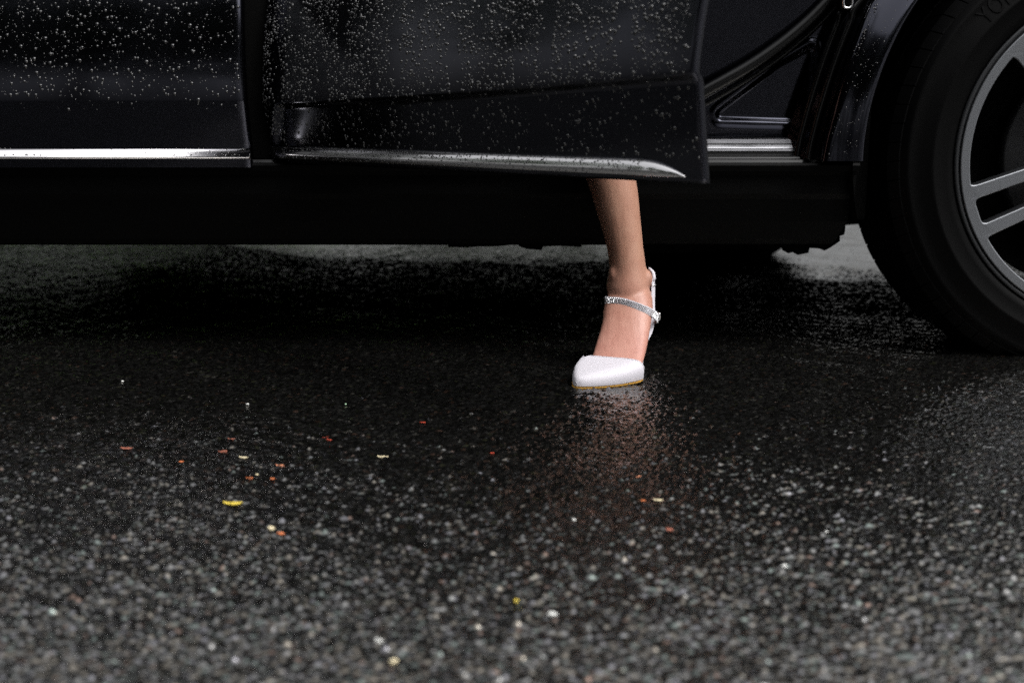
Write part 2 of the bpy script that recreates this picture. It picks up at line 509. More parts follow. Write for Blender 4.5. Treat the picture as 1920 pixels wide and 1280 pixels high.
def numeric_normal(f, u, v, e=0.0015):
    a = f(u + e, v) - f(u - e, v); b = f(u, v + e) - f(u, v - e)
    n = a.cross(b); n.normalize()
    return n

# ---- front door, shut
YS = 2.100                                  # plane of the car's flank at the crease
Z_CR = 0.4505
FD_X1 = at(466, 240, YS)[0]                 # rear edge of the front door
def fd_edge(z):
    return FD_X1 - 0.0035 - 0.020 * max(z - 0.36, 0) + 0.03 * max(z - 0.62, 0) ** 2
def fd_pt(x, z):
    y = YS - float(crease_profile(np.array(z), Z_CR))
    # rolls inwards at the rear edge
    d = fd_edge(z) - x
    if d < 0.012: y += 0.0045 * ((0.012 - max(d, 0)) / 0.012) ** 2
    return Vector((x, y, z))
front_door = empty('front_door', (FD_X1 - 1.10 - CAR[0], YS - CAR[1], 0.35 - CAR[2]), car)
FDO = (FD_X1 - 1.10, YS, 0.35)
zs = np.concatenate([np.linspace(0.337, Z_CR - 0.004, 14), [Z_CR - 0.0015, Z_CR, Z_CR + 0.0015], np.linspace(Z_CR + 0.005, 0.98, 40)])
ts = np.concatenate([np.linspace(0, 0.96, 24), np.linspace(0.985, 1, 8)])
V = []
for t in ts:
    for z in zs:
        x1 = fd_edge(z); x0 = FD_X1 - 1.10
        x = x0 + (x1 - x0) * t
        V.append(fd_pt(x, z)[:])
for z in zs:                                # returned edge
    V.append((fd_edge(z) - 0.001, fd_pt(fd_edge(z), z).y + 0.03, z))
fix_normals(mesh('door_skin', V, grid_faces(len(ts) + 1, len(zs)), M['paint'], front_door, True, FDO))
# door frame behind the skin
box('door_core', (FD_X1 - 1.09, YS + 0.035, 0.345), (FD_X1 - 0.035, YS + 0.11, 0.98), M['plastic'], front_door, FDO, 0.01)
def trim_profile(y, z, h=0.0178, p=0.010):
    pts = []
    for a in np.linspace(-90, 90, 15):
        pts.append((y - p * math.cos(R(a)) ** 0.75 - 0.003 * (1 - (a + 90) / 180) , z + 0.5 * h + 0.5 * h * math.sin(R(a))))
    pts += [(y + 0.004, z + h), (y + 0.004, z)]
    return pts
z_tr = at(300, 300, YS - 0.008)[1]
fd_y = fd_pt(-1.0, z_tr).y
prof = [(fd_y + 0.003, z_tr - 0.001), (fd_y - 0.012, z_tr + 0.0005), (fd_y - 0.0150, z_tr + 0.0030), (fd_y - 0.0140, z_tr + 0.0055),
        (fd_y - 0.0095, z_tr + 0.0125), (fd_y - 0.0060, z_tr + 0.0172), (fd_y - 0.0035, z_tr + 0.0185), (fd_y + 0.003, z_tr + 0.0185)]
extrude_x('trim_strip', prof, FD_X1 - 1.09, FD_X1 - 0.003, M['chrome'], front_door, FDO, nx=3)
def fd_samp():
    while True:
        x = random.uniform(-1.52, FD_X1 - 0.012); z = random.uniform(0.435, 0.97)
        if z < Z_CR + 0.006 and random.random() < 0.8: continue
        if x < -1.0 and random.random() < 0.4: continue
        if z > 0.66 and random.random() < 0.4: continue
        return x, z
drops('rain_beads', lambda x, z: (fd_pt(x, z), -numeric_normal(fd_pt, x, z) if numeric_normal(fd_pt, x, z).y > 0 else numeric_normal(fd_pt, x, z)),
      fd_samp, 5400, 0.0005, 0.0034, front_door, FDO, 3.4)
def tr_pt(x, s):
    i = 3 + s * 3; k = int(min(i, 5)); t = i - k
    a, b = prof[k], prof[k + 1]
    return Vector((x, a[0] + (b[0] - a[0]) * t, a[1] + (b[1] - a[1]) * t))
def tr_fn(x, s):
    n = numeric_normal(tr_pt, x, s, 0.003)
    return tr_pt(x, s), (n if n.y < 0 else -n)
drops('trim_rain_beads', tr_fn, lambda: (random.uniform(-0.95, FD_X1 - 0.008), random.choice([random.uniform(0.02, 0.2), random.uniform(0.7, 0.98), random.uniform(0.02, 0.98)])),
      150, 0.0006, 0.0022, front_door, FDO, 2.5, 0.8)

# ---- rear door, swung open on its front hinges
HX, HY, TH = -0.380, 2.145, R(45.5)
SK = -0.045                                  # skin lies this far outboard of the hinge axis
rear_door = empty('rear_door', (HX - CAR[0], HY - CAR[1], 0), car, -TH)
def rd_edge(z):
    return 0.888 + 0.055 * max(z - 0.34, 0) + 0.28 * max(z - 0.45, 0) ** 2
U0 = -0.043
ZB = 0.3445
def crease_z(u):
    return 0.4475 + 0.006 * (u / 0.9) + 0.030 * max(u, 0) ** 1.5
def smooth(a, b, x):
    t = min(max((x - a) / (b - a), 0), 1); return t * t * (3 - 2 * t)
def rd_pt(u, z):
    zc = crease_z(u)
    dz = z - zc
    w = SK
    if dz >= 0:
        w += 0.012 * dz + 0.55 * dz * dz
    # sculpted recess below the crease, starting at a slanted ramp near the hinge
    ramp0 = -0.020 + 0.60 * (z - 0.40)
    in_r = smooth(ramp0, ramp0 + 0.020, u)
    lo = -0.22 * dz if dz < 0 else 0
    rec = 0.008 * smooth(0, 0.012, -dz) * in_r
    w += lo + rec
    d = rd_edge(z) - u
    if d < 0.006: w += 0.003 * ((0.006 - max(d, 0)) / 0.006) ** 2
    d = u - U0
    if d < 0.03: w += 0.007 * ((0.03 - max(d, 0)) / 0.03) ** 2
    return Vector((u, w, z))
us = np.concatenate([np.linspace(0, 0.05, 14), np.linspace(0.055, 0.17, 44), np.linspace(0.18, 0.98, 50), np.linspace(0.985, 1, 8)])
vs = np.concatenate([np.linspace(0, 0.48, 30), np.linspace(0.49, 1.0, 30)])
V = []
for t in us:
    for s in vs:
        uu = U0 + (rd_edge(0.45) - U0) * t
        zc = crease_z(uu)
        if s <= 0.48:
            q = s / 0.48; q = 1 - (1 - q) ** 1.6
            z = ZB + (zc - ZB) * q
        else:
            q = (s - 0.49) / 0.51; z = zc + 0.0008 + (0.98 - zc) * q ** 1.5
        uu = U0 + (rd_edge(z) - U0) * t
        V.append(rd_pt(uu, z)[:])
nu, nv = len(us), len(vs)
F = grid_faces(nu, nv)
# hemmed rear and bottom edges
b0 = len(V)
for j in range(nv):
    p = V[(nu - 1) * nv + j]; V.append((p[0] - 0.002, p[1] + 0.012, p[2]))
for j in range(nv - 1): F.append(((nu - 1) * nv + j, b0 + j, b0 + j + 1, (nu - 1) * nv + j + 1))
b1 = len(V)
for i in range(nu):
    p = V[i * nv]; V.append((p[0], p[1] + 0.012, p[2] + 0.001))
for i in range(nu - 1): F.append((i * nv, (i + 1) * nv, b1 + i + 1, b1 + i))
skin_o = fix_normals(mesh('door_skin', V, F, M['paint'], rear_door))
# inner shell with rounded lower corner, arm-rest, map pocket and seal
def rd_inner():
    pts = []
    V, F = [], []
    n = 24
    outline = []
    for k in range(n):
        pass
    zz = np.linspace(ZB + 0.012, 0.97, 24)
    L = [(U0 + 0.03, z) for z in zz[::-1]] + [(u, ZB + 0.012) for u in np.linspace(U0 + 0.05, 0.85, 20)] + [(rd_edge(z) - 0.006, z) for z in zz]
    nl = 24 + 20
    for w, g in ((SK + 0.040, 0.0), (0.015, 0.05), (0.035, 0.08), (0.05, 0.11)):
        for q, (u, z) in enumerate(L):
            cu, cz = 0.45, 0.66
            uu = u + (cu - u) * g
            if q >= 24: uu = min(uu, rd_edge(z) - 0.006 - 0.95 * (w - SK - 0.014))
            V.append((uu, w, z + (cz - z) * g))
    m = len(L)
    F = grid_faces(4, m)
    F.append(tuple(range(3 * m, 4 * m)))
    return fix_normals(mesh('inner_panel', V, F, M['plastic'], rear_door, False))
rd_inner()
box('armrest', (0.10, 0.046, 0.74), (0.70, 0.105, 0.80), M['fabric'], rear_door, (0, 0, 0), 0.018, True)
box('map_pocket', (0.12, 0.046, 0.40), (0.62, 0.085, 0.52), M['plastic'], rear_door, (0, 0, 0), 0.014, True)
tube('door_seal', [(0.0, 0.052, 0.95), (0.0, 0.052, 0.60), (0.01, 0.052, 0.40), (0.05, 0.052, 0.372), (0.45, 0.052, 0.370), (0.70, 0.052, 0.375), (0.76, 0.052, 0.40), (0.78, 0.052, 0.60), (0.80, 0.052, 0.95)],
     0.009, M['seal'], rear_door)
# bright trim along the bottom of the door, sweeping down to a point at its rear end
def rd_trim():
    V = []
    S = np.concatenate([np.linspace(0.0, 0.88, 40), np.linspace(0.89, 1.0, 22)])
    u0, u1 = U0 + 0.008, 0.862
    zb = z_tr + 0.0005
    for s in S:
        u = u0 + (u1 - u0) * s
        k = max((s - 0.900) / 0.100, 0)
        top = 0.0205 * (1 - k ** 2.8) + 0.0012
        sk = rd_pt(u, zb + 0.002).y
        P = [(0.003, -0.001), (-0.0125, 0.0), (-0.0152, 0.05), (-0.0124, 0.42), (-0.0098, 0.70), (-0.0065, 0.88), (-0.0020, 1.0), (0.003, 1.0)]
        f = max(top / 0.0217, 0.14)
        for (a, b) in P:
            z = zb + top * b
            shift = rd_pt(u, max(z, ZB)).y - sk
            V.append((u, sk + (a * f if a < 0 else a) + shift, z))
    F = grid_faces(len(S), 8, wrap_v=True)
    F.append(tuple(range(8))); F.append(tuple(range(len(V) - 8, len(V))))
    o = fix_normals(mesh('trim_strip', V, F, M['chrome'], rear_door))
    return V
tv = rd_trim()
def rdt_pt(u, s):
    zb = z_tr + 0.0005
    sk = rd_pt(u, zb + 0.002).y
    P = [(-0.0152, 0.0011), (-0.0124, 0.0090), (-0.0098, 0.0150), (-0.0065, 0.0189), (-0.0020, 0.0215)]
    i = s * 4; k = int(min(i, 3)); t = i - k
    a, b = P[k], P[k + 1]
    zz = zb + a[1] + (b[1] - a[1]) * t
    return Vector((u, sk + a[0] + (b[0] - a[0]) * t + rd_pt(u, max(zz, ZB)).y - sk, zz))
def out(fn):
    def g(u, v):
        n = numeric_normal(fn, u, v)
        return fn(u, v), (n if n.y < 0 else -n)
    return g
drops('trim_rain_beads', out(rdt_pt), lambda: (random.uniform(0.0, 0.80), random.uniform(0.02, 0.95)), 1100, 0.0005, 0.0017, rear_door, (0, 0, 0), 1.8, 0.9)
def rd_samp():
    while True:
        u = random.uniform(U0 + 0.012, rd_edge(0.5) - 0.012)
        z = random.uniform(0.375, 0.97)
        zc = crease_z(u)
        if z < zc and random.random() < 0.72: continue
        if z > 0.62 and random.random() < 0.6: continue
        # clear runnels where the water has run down
        g = math.sin(u * 41 + 1.5 * math.sin(z * 17)) + math.sin(u * 97 + 2.0 * math.sin(z * 11 + 1))
        if g > 1.15 and random.random() < 0.92: continue
        return u, z
drops('rain_beads', out(rd_pt), rd_samp, 12500, 0.0005, 0.0028, rear_door, (0, 0, 0), 3.0, 1.12)
# beads along the slanted ramp of the recess
def ramp_samp():
    z = random.uniform(0.392, 0.445); return -0.020 + 0.60 * (z - 0.40) + random.uniform(0.0, 0.022), z
drops('ramp_rain_beads', out(rd_pt), ramp_samp, 130, 0.0006, 0.0018, rear_door, (0, 0, 0), 1.6, 1.1)
for hz in (0.50, 0.80):
    tube('hinge', [(-0.02, 0.01, hz), (0.015, 0.02, hz), (0.05, 0.012, hz)], 0.012, M['plastic'], rear_door, seg=8)

box('centre_pillar', (-0.520, 2.165, 0.34), (-0.415, 2.26, 0.99), M['under'], car, CAR, 0.012)

# ---- sill under the doors
def sill_end(z):
    p = [(0.195, at(1560, 464, 2.17)[0]), (0.238, at(1587, 421, 2.16)[0]), (0.30, at(1604, 360, 2.15)[0]), (0.345, at(1612, 307, 2.14)[0]), (0.5, at(1614, 307, 2.14)[0])]
    for a, b in zip(p, p[1:]):
        if z <= b[0]:
            t = max((z - a[0]) / (b[0] - a[0]), 0); return a[1] + (b[1] - a[1]) * t
    return p[-1][1]
SIO = CAR
extrude_x('sill', [(2.160, 0.3445), (2.139, 0.3440), (2.1355, 0.3400), (2.1365, 0.330), (2.150, 0.3295), (2.1515, 0.322), (2.148, 0.290), (2.1500, 0.2860), (2.153, 0.2800), (2.158, 0.240), (2.168, 0.208), (2.176, 0.1985), (2.186, 0.1955), (2.26, 0.200), (2.30, 0.3445)],
          -1.30, 0.6, M['plastic'], car, SIO, nx=2, xend=sill_end, smooth=False)
box('sill_light_block', (0.575, 2.19, 0.240), (0.640, 2.52, 0.52), M['under'], car, CAR, 0.006)  # added to block light leaking past the sill end
# stepped door aperture: painted ledges and a steel kick plate
XJ = at(1538, 280, 2.15)[0]
extrude_x('sill_step', [(2.156, 0.3444), (2.158, 0.3490), (2.162, 0.3502), (2.176, 0.3506), (2.178, 0.3530), (2.181, 0.3555), (2.190, 0.3562), (2.1935, 0.3580), (2.1945, 0.3625), (2.24, 0.366), (2.28, 0.3444)],
          -0.50, XJ + 0.03, M['seal'], car, SIO, nx=2, smooth=False)
extrude_x('kick_plate', [(2.1955, 0.3632), (2.1965, 0.3665), (2.2000, 0.3680), (2.2010, 0.3700), (2.2045, 0.3735), (2.2050, 0.3770), (2.2120, 0.3835), (2.220, 0.3862), (2.30, 0.3870), (2.30, 0.362)],
          -0.45, XJ - 0.002, M['scuff'], car, SIO, nx=2, smooth=False, xend=lambda z: XJ - 0.001 - 0.35 * max(z - 0.376, 0))

# ---- jamb panel in front of the rear wheel, with a pressed triangular recess
def seg_d(px, pz, a, b):
    ax, az = a; bx, bz = b
    t = max(0, min(1, ((px - ax) * (bx - ax) + (pz - az) * (bz - az)) / ((bx - ax) ** 2 + (bz - az) ** 2)))
    return math.hypot(px - ax - t * (bx - ax), pz - az - t * (bz - az))
YJ = 2.215
TRI = [at(1358, 214, YJ), at(1500, 218, YJ), at(1518, 160, YJ), at(1524, 96, YJ), at(1470, 128, YJ)]
def tri_sdf(x, z):
    inside = True; d = 9
    n = len(TRI); sgn = 0
    c = False
    for i in range(n):
        a, b = TRI[i], TRI[(i + 1) % n]
        d = min(d, seg_d(x, z, a, b))
        if (a[1] > z) != (b[1] > z) and x < (b[0] - a[0]) * (z - a[1]) / (b[1] - a[1]) + a[0]: c = not c
    return -d if c else d
jx0, jx1 = at(1290, 200, YJ)[0], at(1560, 200, YJ)[0] + 0.07
V = []
NX, NZ = 90, 84
for i in range(NX):
    for j in range(NZ):
        x = jx0 + (jx1 - jx0) * i / (NX - 1); z = 0.384 + (0.66 - 0.384) * j / (NZ - 1)
        s = tri_sdf(x, z) - 0.010
        V.append((x, YJ + 0.030 - 0.13 * (z - 0.384) + 0.012 * smooth(0.004, -0.006, s) - 0.004 * smooth(0.016, 0.004, s), z))
fix_normals(mesh('jamb_panel', V, grid_faces(NX, NZ), M['paint'], car, True, CAR))
def path3(pl, Y, dy=0.0):
    return [(*[at(px, py, Y + dy * i)[0]], Y + dy * i, at(px, py, Y + dy * i)[1]) for i, (px, py) in enumerate(pl)]
tube('aperture_seal', path3([(1230, 222), (1330, 168), (1420, 116), (1500, 56), (1562, -6), (1640, -100), (1700, -220)], 2.200, 0.0), 0.0125, M['seal'], car, CAR, flat=0.8)
tube('aperture_lip', path3([(1230, 244), (1340, 186), (1430, 132), (1510, 70), (1575, 4), (1650, -90)], 2.209, 0.0), 0.0045, M['seal'], car, CAR)
tube('seat_bolster_piping', path3([(1300, 140), (1362, 98), (1430, 52), (1478, 6), (1520, -60)], 2.26, 0.0), 0.0055, M['seal'], car, CAR)
tube('seat_bolster', path3([(1270, 120), (1350, 68), (1425, 4), (1480, -70)], 2.31, 0.0), 0.034, M['fabric'], car, CAR, seg=16)
# interior: floor, seat cushion and seat back, all in shade
box('cabin_floor', (-1.6, 2.24, 0.30), (0.75, 3.80, 0.36), M['fabric'], car, CAR, 0.01)
box('rear_seat_cushion', (-0.05, 2.34, 0.37), (0.62, 3.72, 0.66), M['fabric'], car, CAR, 0.05, True)
box('rear_seat_back', (0.52, 2.36, 0.55), (0.80, 3.70, 1.25), M['fabric'], car, CAR, 0.06, True)
box('front_seat', (-1.05, 2.38, 0.37), (-0.45, 2.92, 0.66), M['fabric'], car, CAR, 0.06, True)
box('front_seat_back', (-0.62, 2.38, 0.50), (-0.42, 2.92, 1.28), M['fabric'], car, CAR, 0.06, True)
# door striker on the jamb
stk = at(1581, 8, 2.17)
striker = box('door_striker', (stk[0] - 0.011, 2.150, stk[1] - 0.012), (stk[0] + 0.012, 2.175, stk[1] + 0.040), M['plastic'], car, CAR, 0.003)
tube('striker_loop', [(stk[0] - 0.007, 2.152, stk[1] + 0.03), (stk[0] - 0.007, 2.142, stk[1] + 0.020), (stk[0] - 0.006, 2.142, stk[1] - 0.006), (stk[0] + 0.007, 2.142, stk[1] - 0.006), (stk[0] + 0.007, 2.142, stk[1] + 0.02), (stk[0] + 0.007, 2.152, stk[1] + 0.03)],
     0.0022, M['silver'], striker, CAR, seg=8)

# ---- rear quarter panel round the wheel arch
WX, WZ = 1.0545, 0.355
RA = 0.455
J = [at(1541, 302, YS), at(1549, 262, YS), at(1566, 200, YS), at(1592, 118, YS), at(1622, 40, YS), at(1640, 0, YS), (0.70, 0.72), (0.76, 0.98)]
POLY = J + [(1.75, 0.98), (1.86, 0.90), (1.90, 0.60), (1.88, 0.345), (1.60, 0.30)]
def ray_poly(a):
    dx, dz = math.cos(a), math.sin(a)
    best = None
    P = J[:1] + J[1:] + POLY[len(J):]
    for i in range(len(P) - 1):
        (x1, z1), (x2, z2) = P[i], P[i + 1]
        ex, ez = x2 - x1, z2 - z1
        den = dx * ez - dz * ex
        if abs(den) < 1e-9: continue
        t = ((x1 - WX) * ez - (z1 - WZ) * ex) / den
        s = ((x1 - WX) * dz - (z1 - WZ) * dx) / den
        if t > 0.2 and -1e-6 <= s <= 1 + 1e-6: best = t if best is None else max(best, t)
    return best
A0 = math.atan2(J[0][1] - WZ, J[0][0] - WX)
if A0 < 0: A0 += 2 * math.pi
A1 = R(-4)
V = []; NA, NR = 110, 14
for i in range(NA):
    a = A0 + (A1 - A0) * i / (NA - 1)
    rm = ray_poly(a) or 0.83
    for j in range(NR):
        t = j / (NR - 1)
        r = RA + max(rm - RA, 0.01) * t
        x, z = WX + r * math.cos(a), WZ + r * math.sin(a)
        y = YS - 0.004 - 0.018 * math.exp(-((r - RA) / 0.035) ** 2) + max(z - Z_CR, 0) ** 2 * 0.55
        if j == 0: y += 0.004
        if rm - r < 0.012: y += 0.005 * ((0.012 - (rm - r)) / 0.012) ** 2
        V.append((x, y, z))
F = grid_faces(NA, NR)
b0 = len(V)
for i in range(NA):                          # arch lip, turned in
    a = A0 + (A1 - A0) * i / (NA - 1)
    V.append((WX + (RA + 0.004) * math.cos(a), YS + 0.03, WZ + (RA + 0.004) * math.sin(a)))
for i in range(NA - 1): F.append((i * NR, (i + 1) * NR, b0 + i + 1, b0 + i))
b1 = len(V)
for i in range(NA):                          # flange towards the door
    p = V[i * NR + NR - 1]; V.append((p[0] + 0.004, p[1] + 0.035, p[2]))
for i in range(NA - 1): F.append((i * NR + NR - 1, (i + 1) * NR + NR - 1, b1 + i + 1, b1 + i))
quarter = fix_normals(mesh('quarter_panel', V, F, M['paint'], car, True, CAR))
tube('jamb_seal', [(p[0] - 0.012, 2.150, p[1]) for p in J], 0.006, M['seal'], car, CAR)
tube('jamb_flange', [(p[0] - 0.024, 2.185, p[1]) for p in J], 0.007, M['seal'], car, CAR)
# jamb wall between flange and panel
V = []
for p in J:
    V += [(p[0] + 0.002, 2.135, p[1]), (p[0] - 0.022, 2.18, p[1]), (p[0] - 0.040, 2.22, p[1])]
fix_normals(mesh('jamb_wall', V, grid_faces(len(J), 3), M['paint'], car, True, CAR))
def q_pt(a, r):
    x, z = WX + r * math.cos(a), WZ + r * math.sin(a)
    return Vector((x, YS - 0.004 - 0.018 * math.exp(-((r - RA) / 0.035) ** 2) + max(z - Z_CR, 0) ** 2 * 0.55, z))
def q_samp():
    while True:
        a = random.uniform(A0, R(115)); rm = ray_poly(a) or 0.8
        if rm < RA + 0.03: continue
        return a, random.uniform(RA + 0.012, rm - 0.006)
drops('rain_beads', out(q_pt), q_samp, 300, 0.0004, 0.0013, quarter, CAR, 2.4)
# edge of the jamb is beaded too
def j_samp():
    return random.uniform(0, len(J) - 3.01), random.uniform(0, 1)
def j_pt(s, t):
    i = int(s); f = s - i
    x = J[i][0] + (J[i + 1][0] - J[i][0]) * f; z = J[i][1] + (J[i + 1][1] - J[i][1]) * f
    return Vector((x + 0.008 * t + 0.001, YS + 0.002 - 0.005 * t, z))
drops('edge_rain_beads', out(j_pt), j_samp, 120, 0.0005, 0.0016, quarter, CAR, 1.8)

# wheel-arch liner
def liner(cx, name):
    V = []; n = 40
    for i in range(n):
        a = R(-8) + (R(194.5) - R(-8)) * i / (n - 1)
        for (y, r) in ((YS + 0.028, RA + 0.006), (2.20, RA + 0.012), (2.48, RA + 0.006), (2.50, 0.20), (2.505, 0.05)):
            V.append((cx + r * math.cos(a), y, WZ + r * math.sin(a)))
    fix_normals(mesh(name, V, grid_faces(n, 5), M['under'], car, True, CAR))
liner(WX, 'wheel_arch_liner')
FWX = WX - 2.78
liner(FWX, 'wheel_arch_liner')

# ---- wheels
def lathe(name, prof, mat_, parent, seg=96):
    V = []
    for i in range(seg):
        a = 2 * math.pi * i / seg
        for (r, y) in prof: V.append((r * math.cos(a), y, r * math.sin(a)))
    return fix_normals(mesh(name, V, grid_faces(seg, len(prof), wrap_u=True), mat_, parent))

def rim_plate(parent):
    cu = bpy.data.curves.new('spokes', 'CURVE')
    cu.dimensions = '2D'; cu.fill_mode = 'BOTH'
    cu.extrude = 0.011; cu.bevel_depth = 0.0028; cu.bevel_resolution = 2
    def poly(pts):
        s = cu.splines.new('POLY'); s.points.add(len(pts) - 1)
        for p, q in zip(s.points, pts): p.co = (q[0], q[1], 0, 1)
        s.use_cyclic_u = True
    def pol(r, d): return Vector((r * math.cos(R(d)), r * math.sin(R(d))))
    def rounded(pts, rad, n=6):
        o = []
        m = len(pts)
        for i in range(m):
            p0, p1, p2 = pts[i - 1], pts[i], pts[(i + 1) % m]
            r = rad[i] if isinstance(rad, list) else rad
            a, b = (p0 - p1), (p2 - p1)
            if r <= 0: o.append(p1); continue
            A = p1 + a.normalized() * min(r, a.length * 0.45); B = p1 + b.normalized() * min(r, b.length * 0.45)
            for k in range(n + 1):
                t = k / n
                o.append(A * (1 - t) ** 2 + p1 * 2 * t * (1 - t) + B * t * t)
        return o
    poly([pol(0.2775, 360 * k / 120) for k in range(120)])
    c0 = 180 - 14.7
    for i in range(5):
        c = c0 + 72 * i
        arc = [pol(0.2650, c + d) for d in np.linspace(-26.2, 26.2, 17)]
        pts = arc + [pol(0.100, c + 15), pol(0.100, c - 15)]
        rad = [0.018] + [0] * 15 + [0.018, 0.016, 0.016]
        poly(rounded(pts, rad))
        s = c + 36
        d = pol(1, s); nrm = Vector((-d.y, d.x))
        q = [d * 0.262 + nrm * 0.0255, d * 0.262 - nrm * 0.0255, d * 0.118 - nrm * 0.0205, d * 0.118 + nrm * 0.0205]
        poly(rounded(q, 0.013))
    o = bpy.data.objects.new('tmp', cu); col.objects.link(o)
    me = evaluated(o)
    bpy.data.objects.remove(o)
    # lay it in the XZ plane and dish it slightly towards the hub
    nv_ = len(me.vertices)
    co = np.empty(nv_ * 3); me.vertices.foreach_get('co', co); co = co.reshape(-1, 3)
    r = np.hypot(co[:, 0], co[:, 1])
    new = np.stack([co[:, 0], -co[:, 2] + 0.020 * (1 - np.clip(r / 0.27, 0, 1)) ** 1.2, co[:, 1]], -1)
    me.vertices.foreach_set('co', new.ravel())
    me.update()
    me.materials.clear(); me.materials.append(M['alloy']); me.materials.append(M['gunmetal'])
    for p in me.polygons:
        if abs(p.normal.y) < 0.80: p.material_index = 1
    me.name = 'spokes'
    o = mesh_obj('spokes', me, None, parent, False)
    return o

def inflate(o):
    """taller sidewall, and flat where the tyre carries the car"""
    for v in o.data.vertices:
        r = math.hypot(v.co.x, v.co.z)
        if r > 0.284:
            k = (0.284 + (r - 0.284) * 1.31) / r
            v.co.x *= k; v.co.z *= k
        if v.co.y > 0.03: v.co.y = 0.03 + (v.co.y - 0.03) * 1.13
        if v.co.z < -WZ + 0.0005:
            v.co.z = -WZ + 0.0005 + (v.co.z + WZ) * 0.01
    o.data.update()

def tyre_mesh(parent):
    RT = 0.3755
    prof = [(0.284, 0.006), (0.292, -0.006), (0.300, -0.0085), (0.314, -0.0095), (0.316, -0.0112), (0.319, -0.0112), (0.321, -0.0095), (0.334, -0.006),
            (0.345, 0.0005), (0.3465, -0.0005), (0.350, 0.003), (0.358, 0.014), (0.3635, 0.0225)]
    inner = [(0.3635, 0.262), (0.352, 0.276), (0.33, 0.288), (0.30, 0.284), (0.284, 0.272)]
    full = prof + [(0.3665, 0.03), (0.3668, 0.254)] + inner
    inflate(lathe('tyre', full, M['rubber'], parent, 144))
    # tread: shoulder and centre blocks with grooves between them, one moulded tread
    V, F = [], []
    def block(a0, a1, y0, y1, ys, r0, r1a, r1b):
        b = len(V); n = 3
        sk = ys
        for i in range(n):
            t = i / (n - 1)
            for (y, r) in ((y0, r0), (y0, r1a), (y1, r1b), (y1, r0)):
                a = a0 + (a1 - a0) * t + sk * (y - 0.14)
                V.append((r * math.cos(a), y, r * math.sin(a)))
        for i in range(n - 1):
            for k in range(3):
                F.append((b + i * 4 + k, b + i * 4 + k + 1, b + i * 4 + 4 + k + 1, b + i * 4 + 4 + k))
        F.append((b, b + 1, b + 2, b + 3)); e = b + (n - 1) * 4; F.append((e + 3, e + 2, e + 1, e))
    N = 74
    for k in range(N):
        a = 2 * math.pi * k / N; w = 2 * math.pi / N
        block(a, a + w * 0.93, 0.0115, 0.026, 0.5, 0.350, 0.3580, 0.3700)
        block(a, a + w * 0.93, 0.026, 0.070, 0.5, 0.360, 0.3700, RT)
        block(a + w * 0.3, a + w * 1.22, 0.079, 0.118, -1.0, 0.362, RT, RT + 0.0006)
        block(a + w * 0.1, a + w * 1.06, 0.126, 0.160, 1.0, 0.362, RT + 0.0006, RT + 0.0006)
        block(a + w * 0.5, a + w * 1.42, 0.168, 0.207, -1.0, 0.362, RT + 0.0006, RT)
        block(a, a + w * 0.92, 0.216, 0.272, 0.5, 0.352, RT, 0.3600)
    inflate(fix_normals(mesh('tread', V, F, M['rubber'], parent, False)))

def sidewall_text(parent, txt, start_deg, r0, size):
    cu = bpy.data.curves.new('lettering', 'FONT')
    cu.body = txt; cu.size = size; cu.extrude = 0.0007; cu.space_character = 1.08
    o = bpy.data.objects.new('tmp', cu); col.objects.link(o)
    me = evaluated(o); bpy.data.objects.remove(o)
    bm = bmesh.new(); bm.from_mesh(me)
    bmesh.ops.subdivide_edges(bm, edges=[e for e in bm.edges if e.calc_length() > 0.012], cuts=2)
    bmesh.ops.triangulate(bm, faces=bm.faces)
    for v in bm.verts:
        x, y, z = v.co
        a = R(start_deg) - x / (r0 + 0.010)
        r = r0 + y
        base = np.interp(r, [0.321, 0.334, 0.345, 0.350], [-0.0095, -0.006, 0.0005, 0.003])
        v.co = Vector((r * math.cos(a), base - 0.0008 - z, r * math.sin(a)))
    bm.to_mesh(me); bm.free()
    me.materials.clear(); me.name = 'lettering'
    o = mesh_obj('sidewall_lettering', me, M['rubber'], parent, False)
    fix_normals(o); inflate(o)
    return o

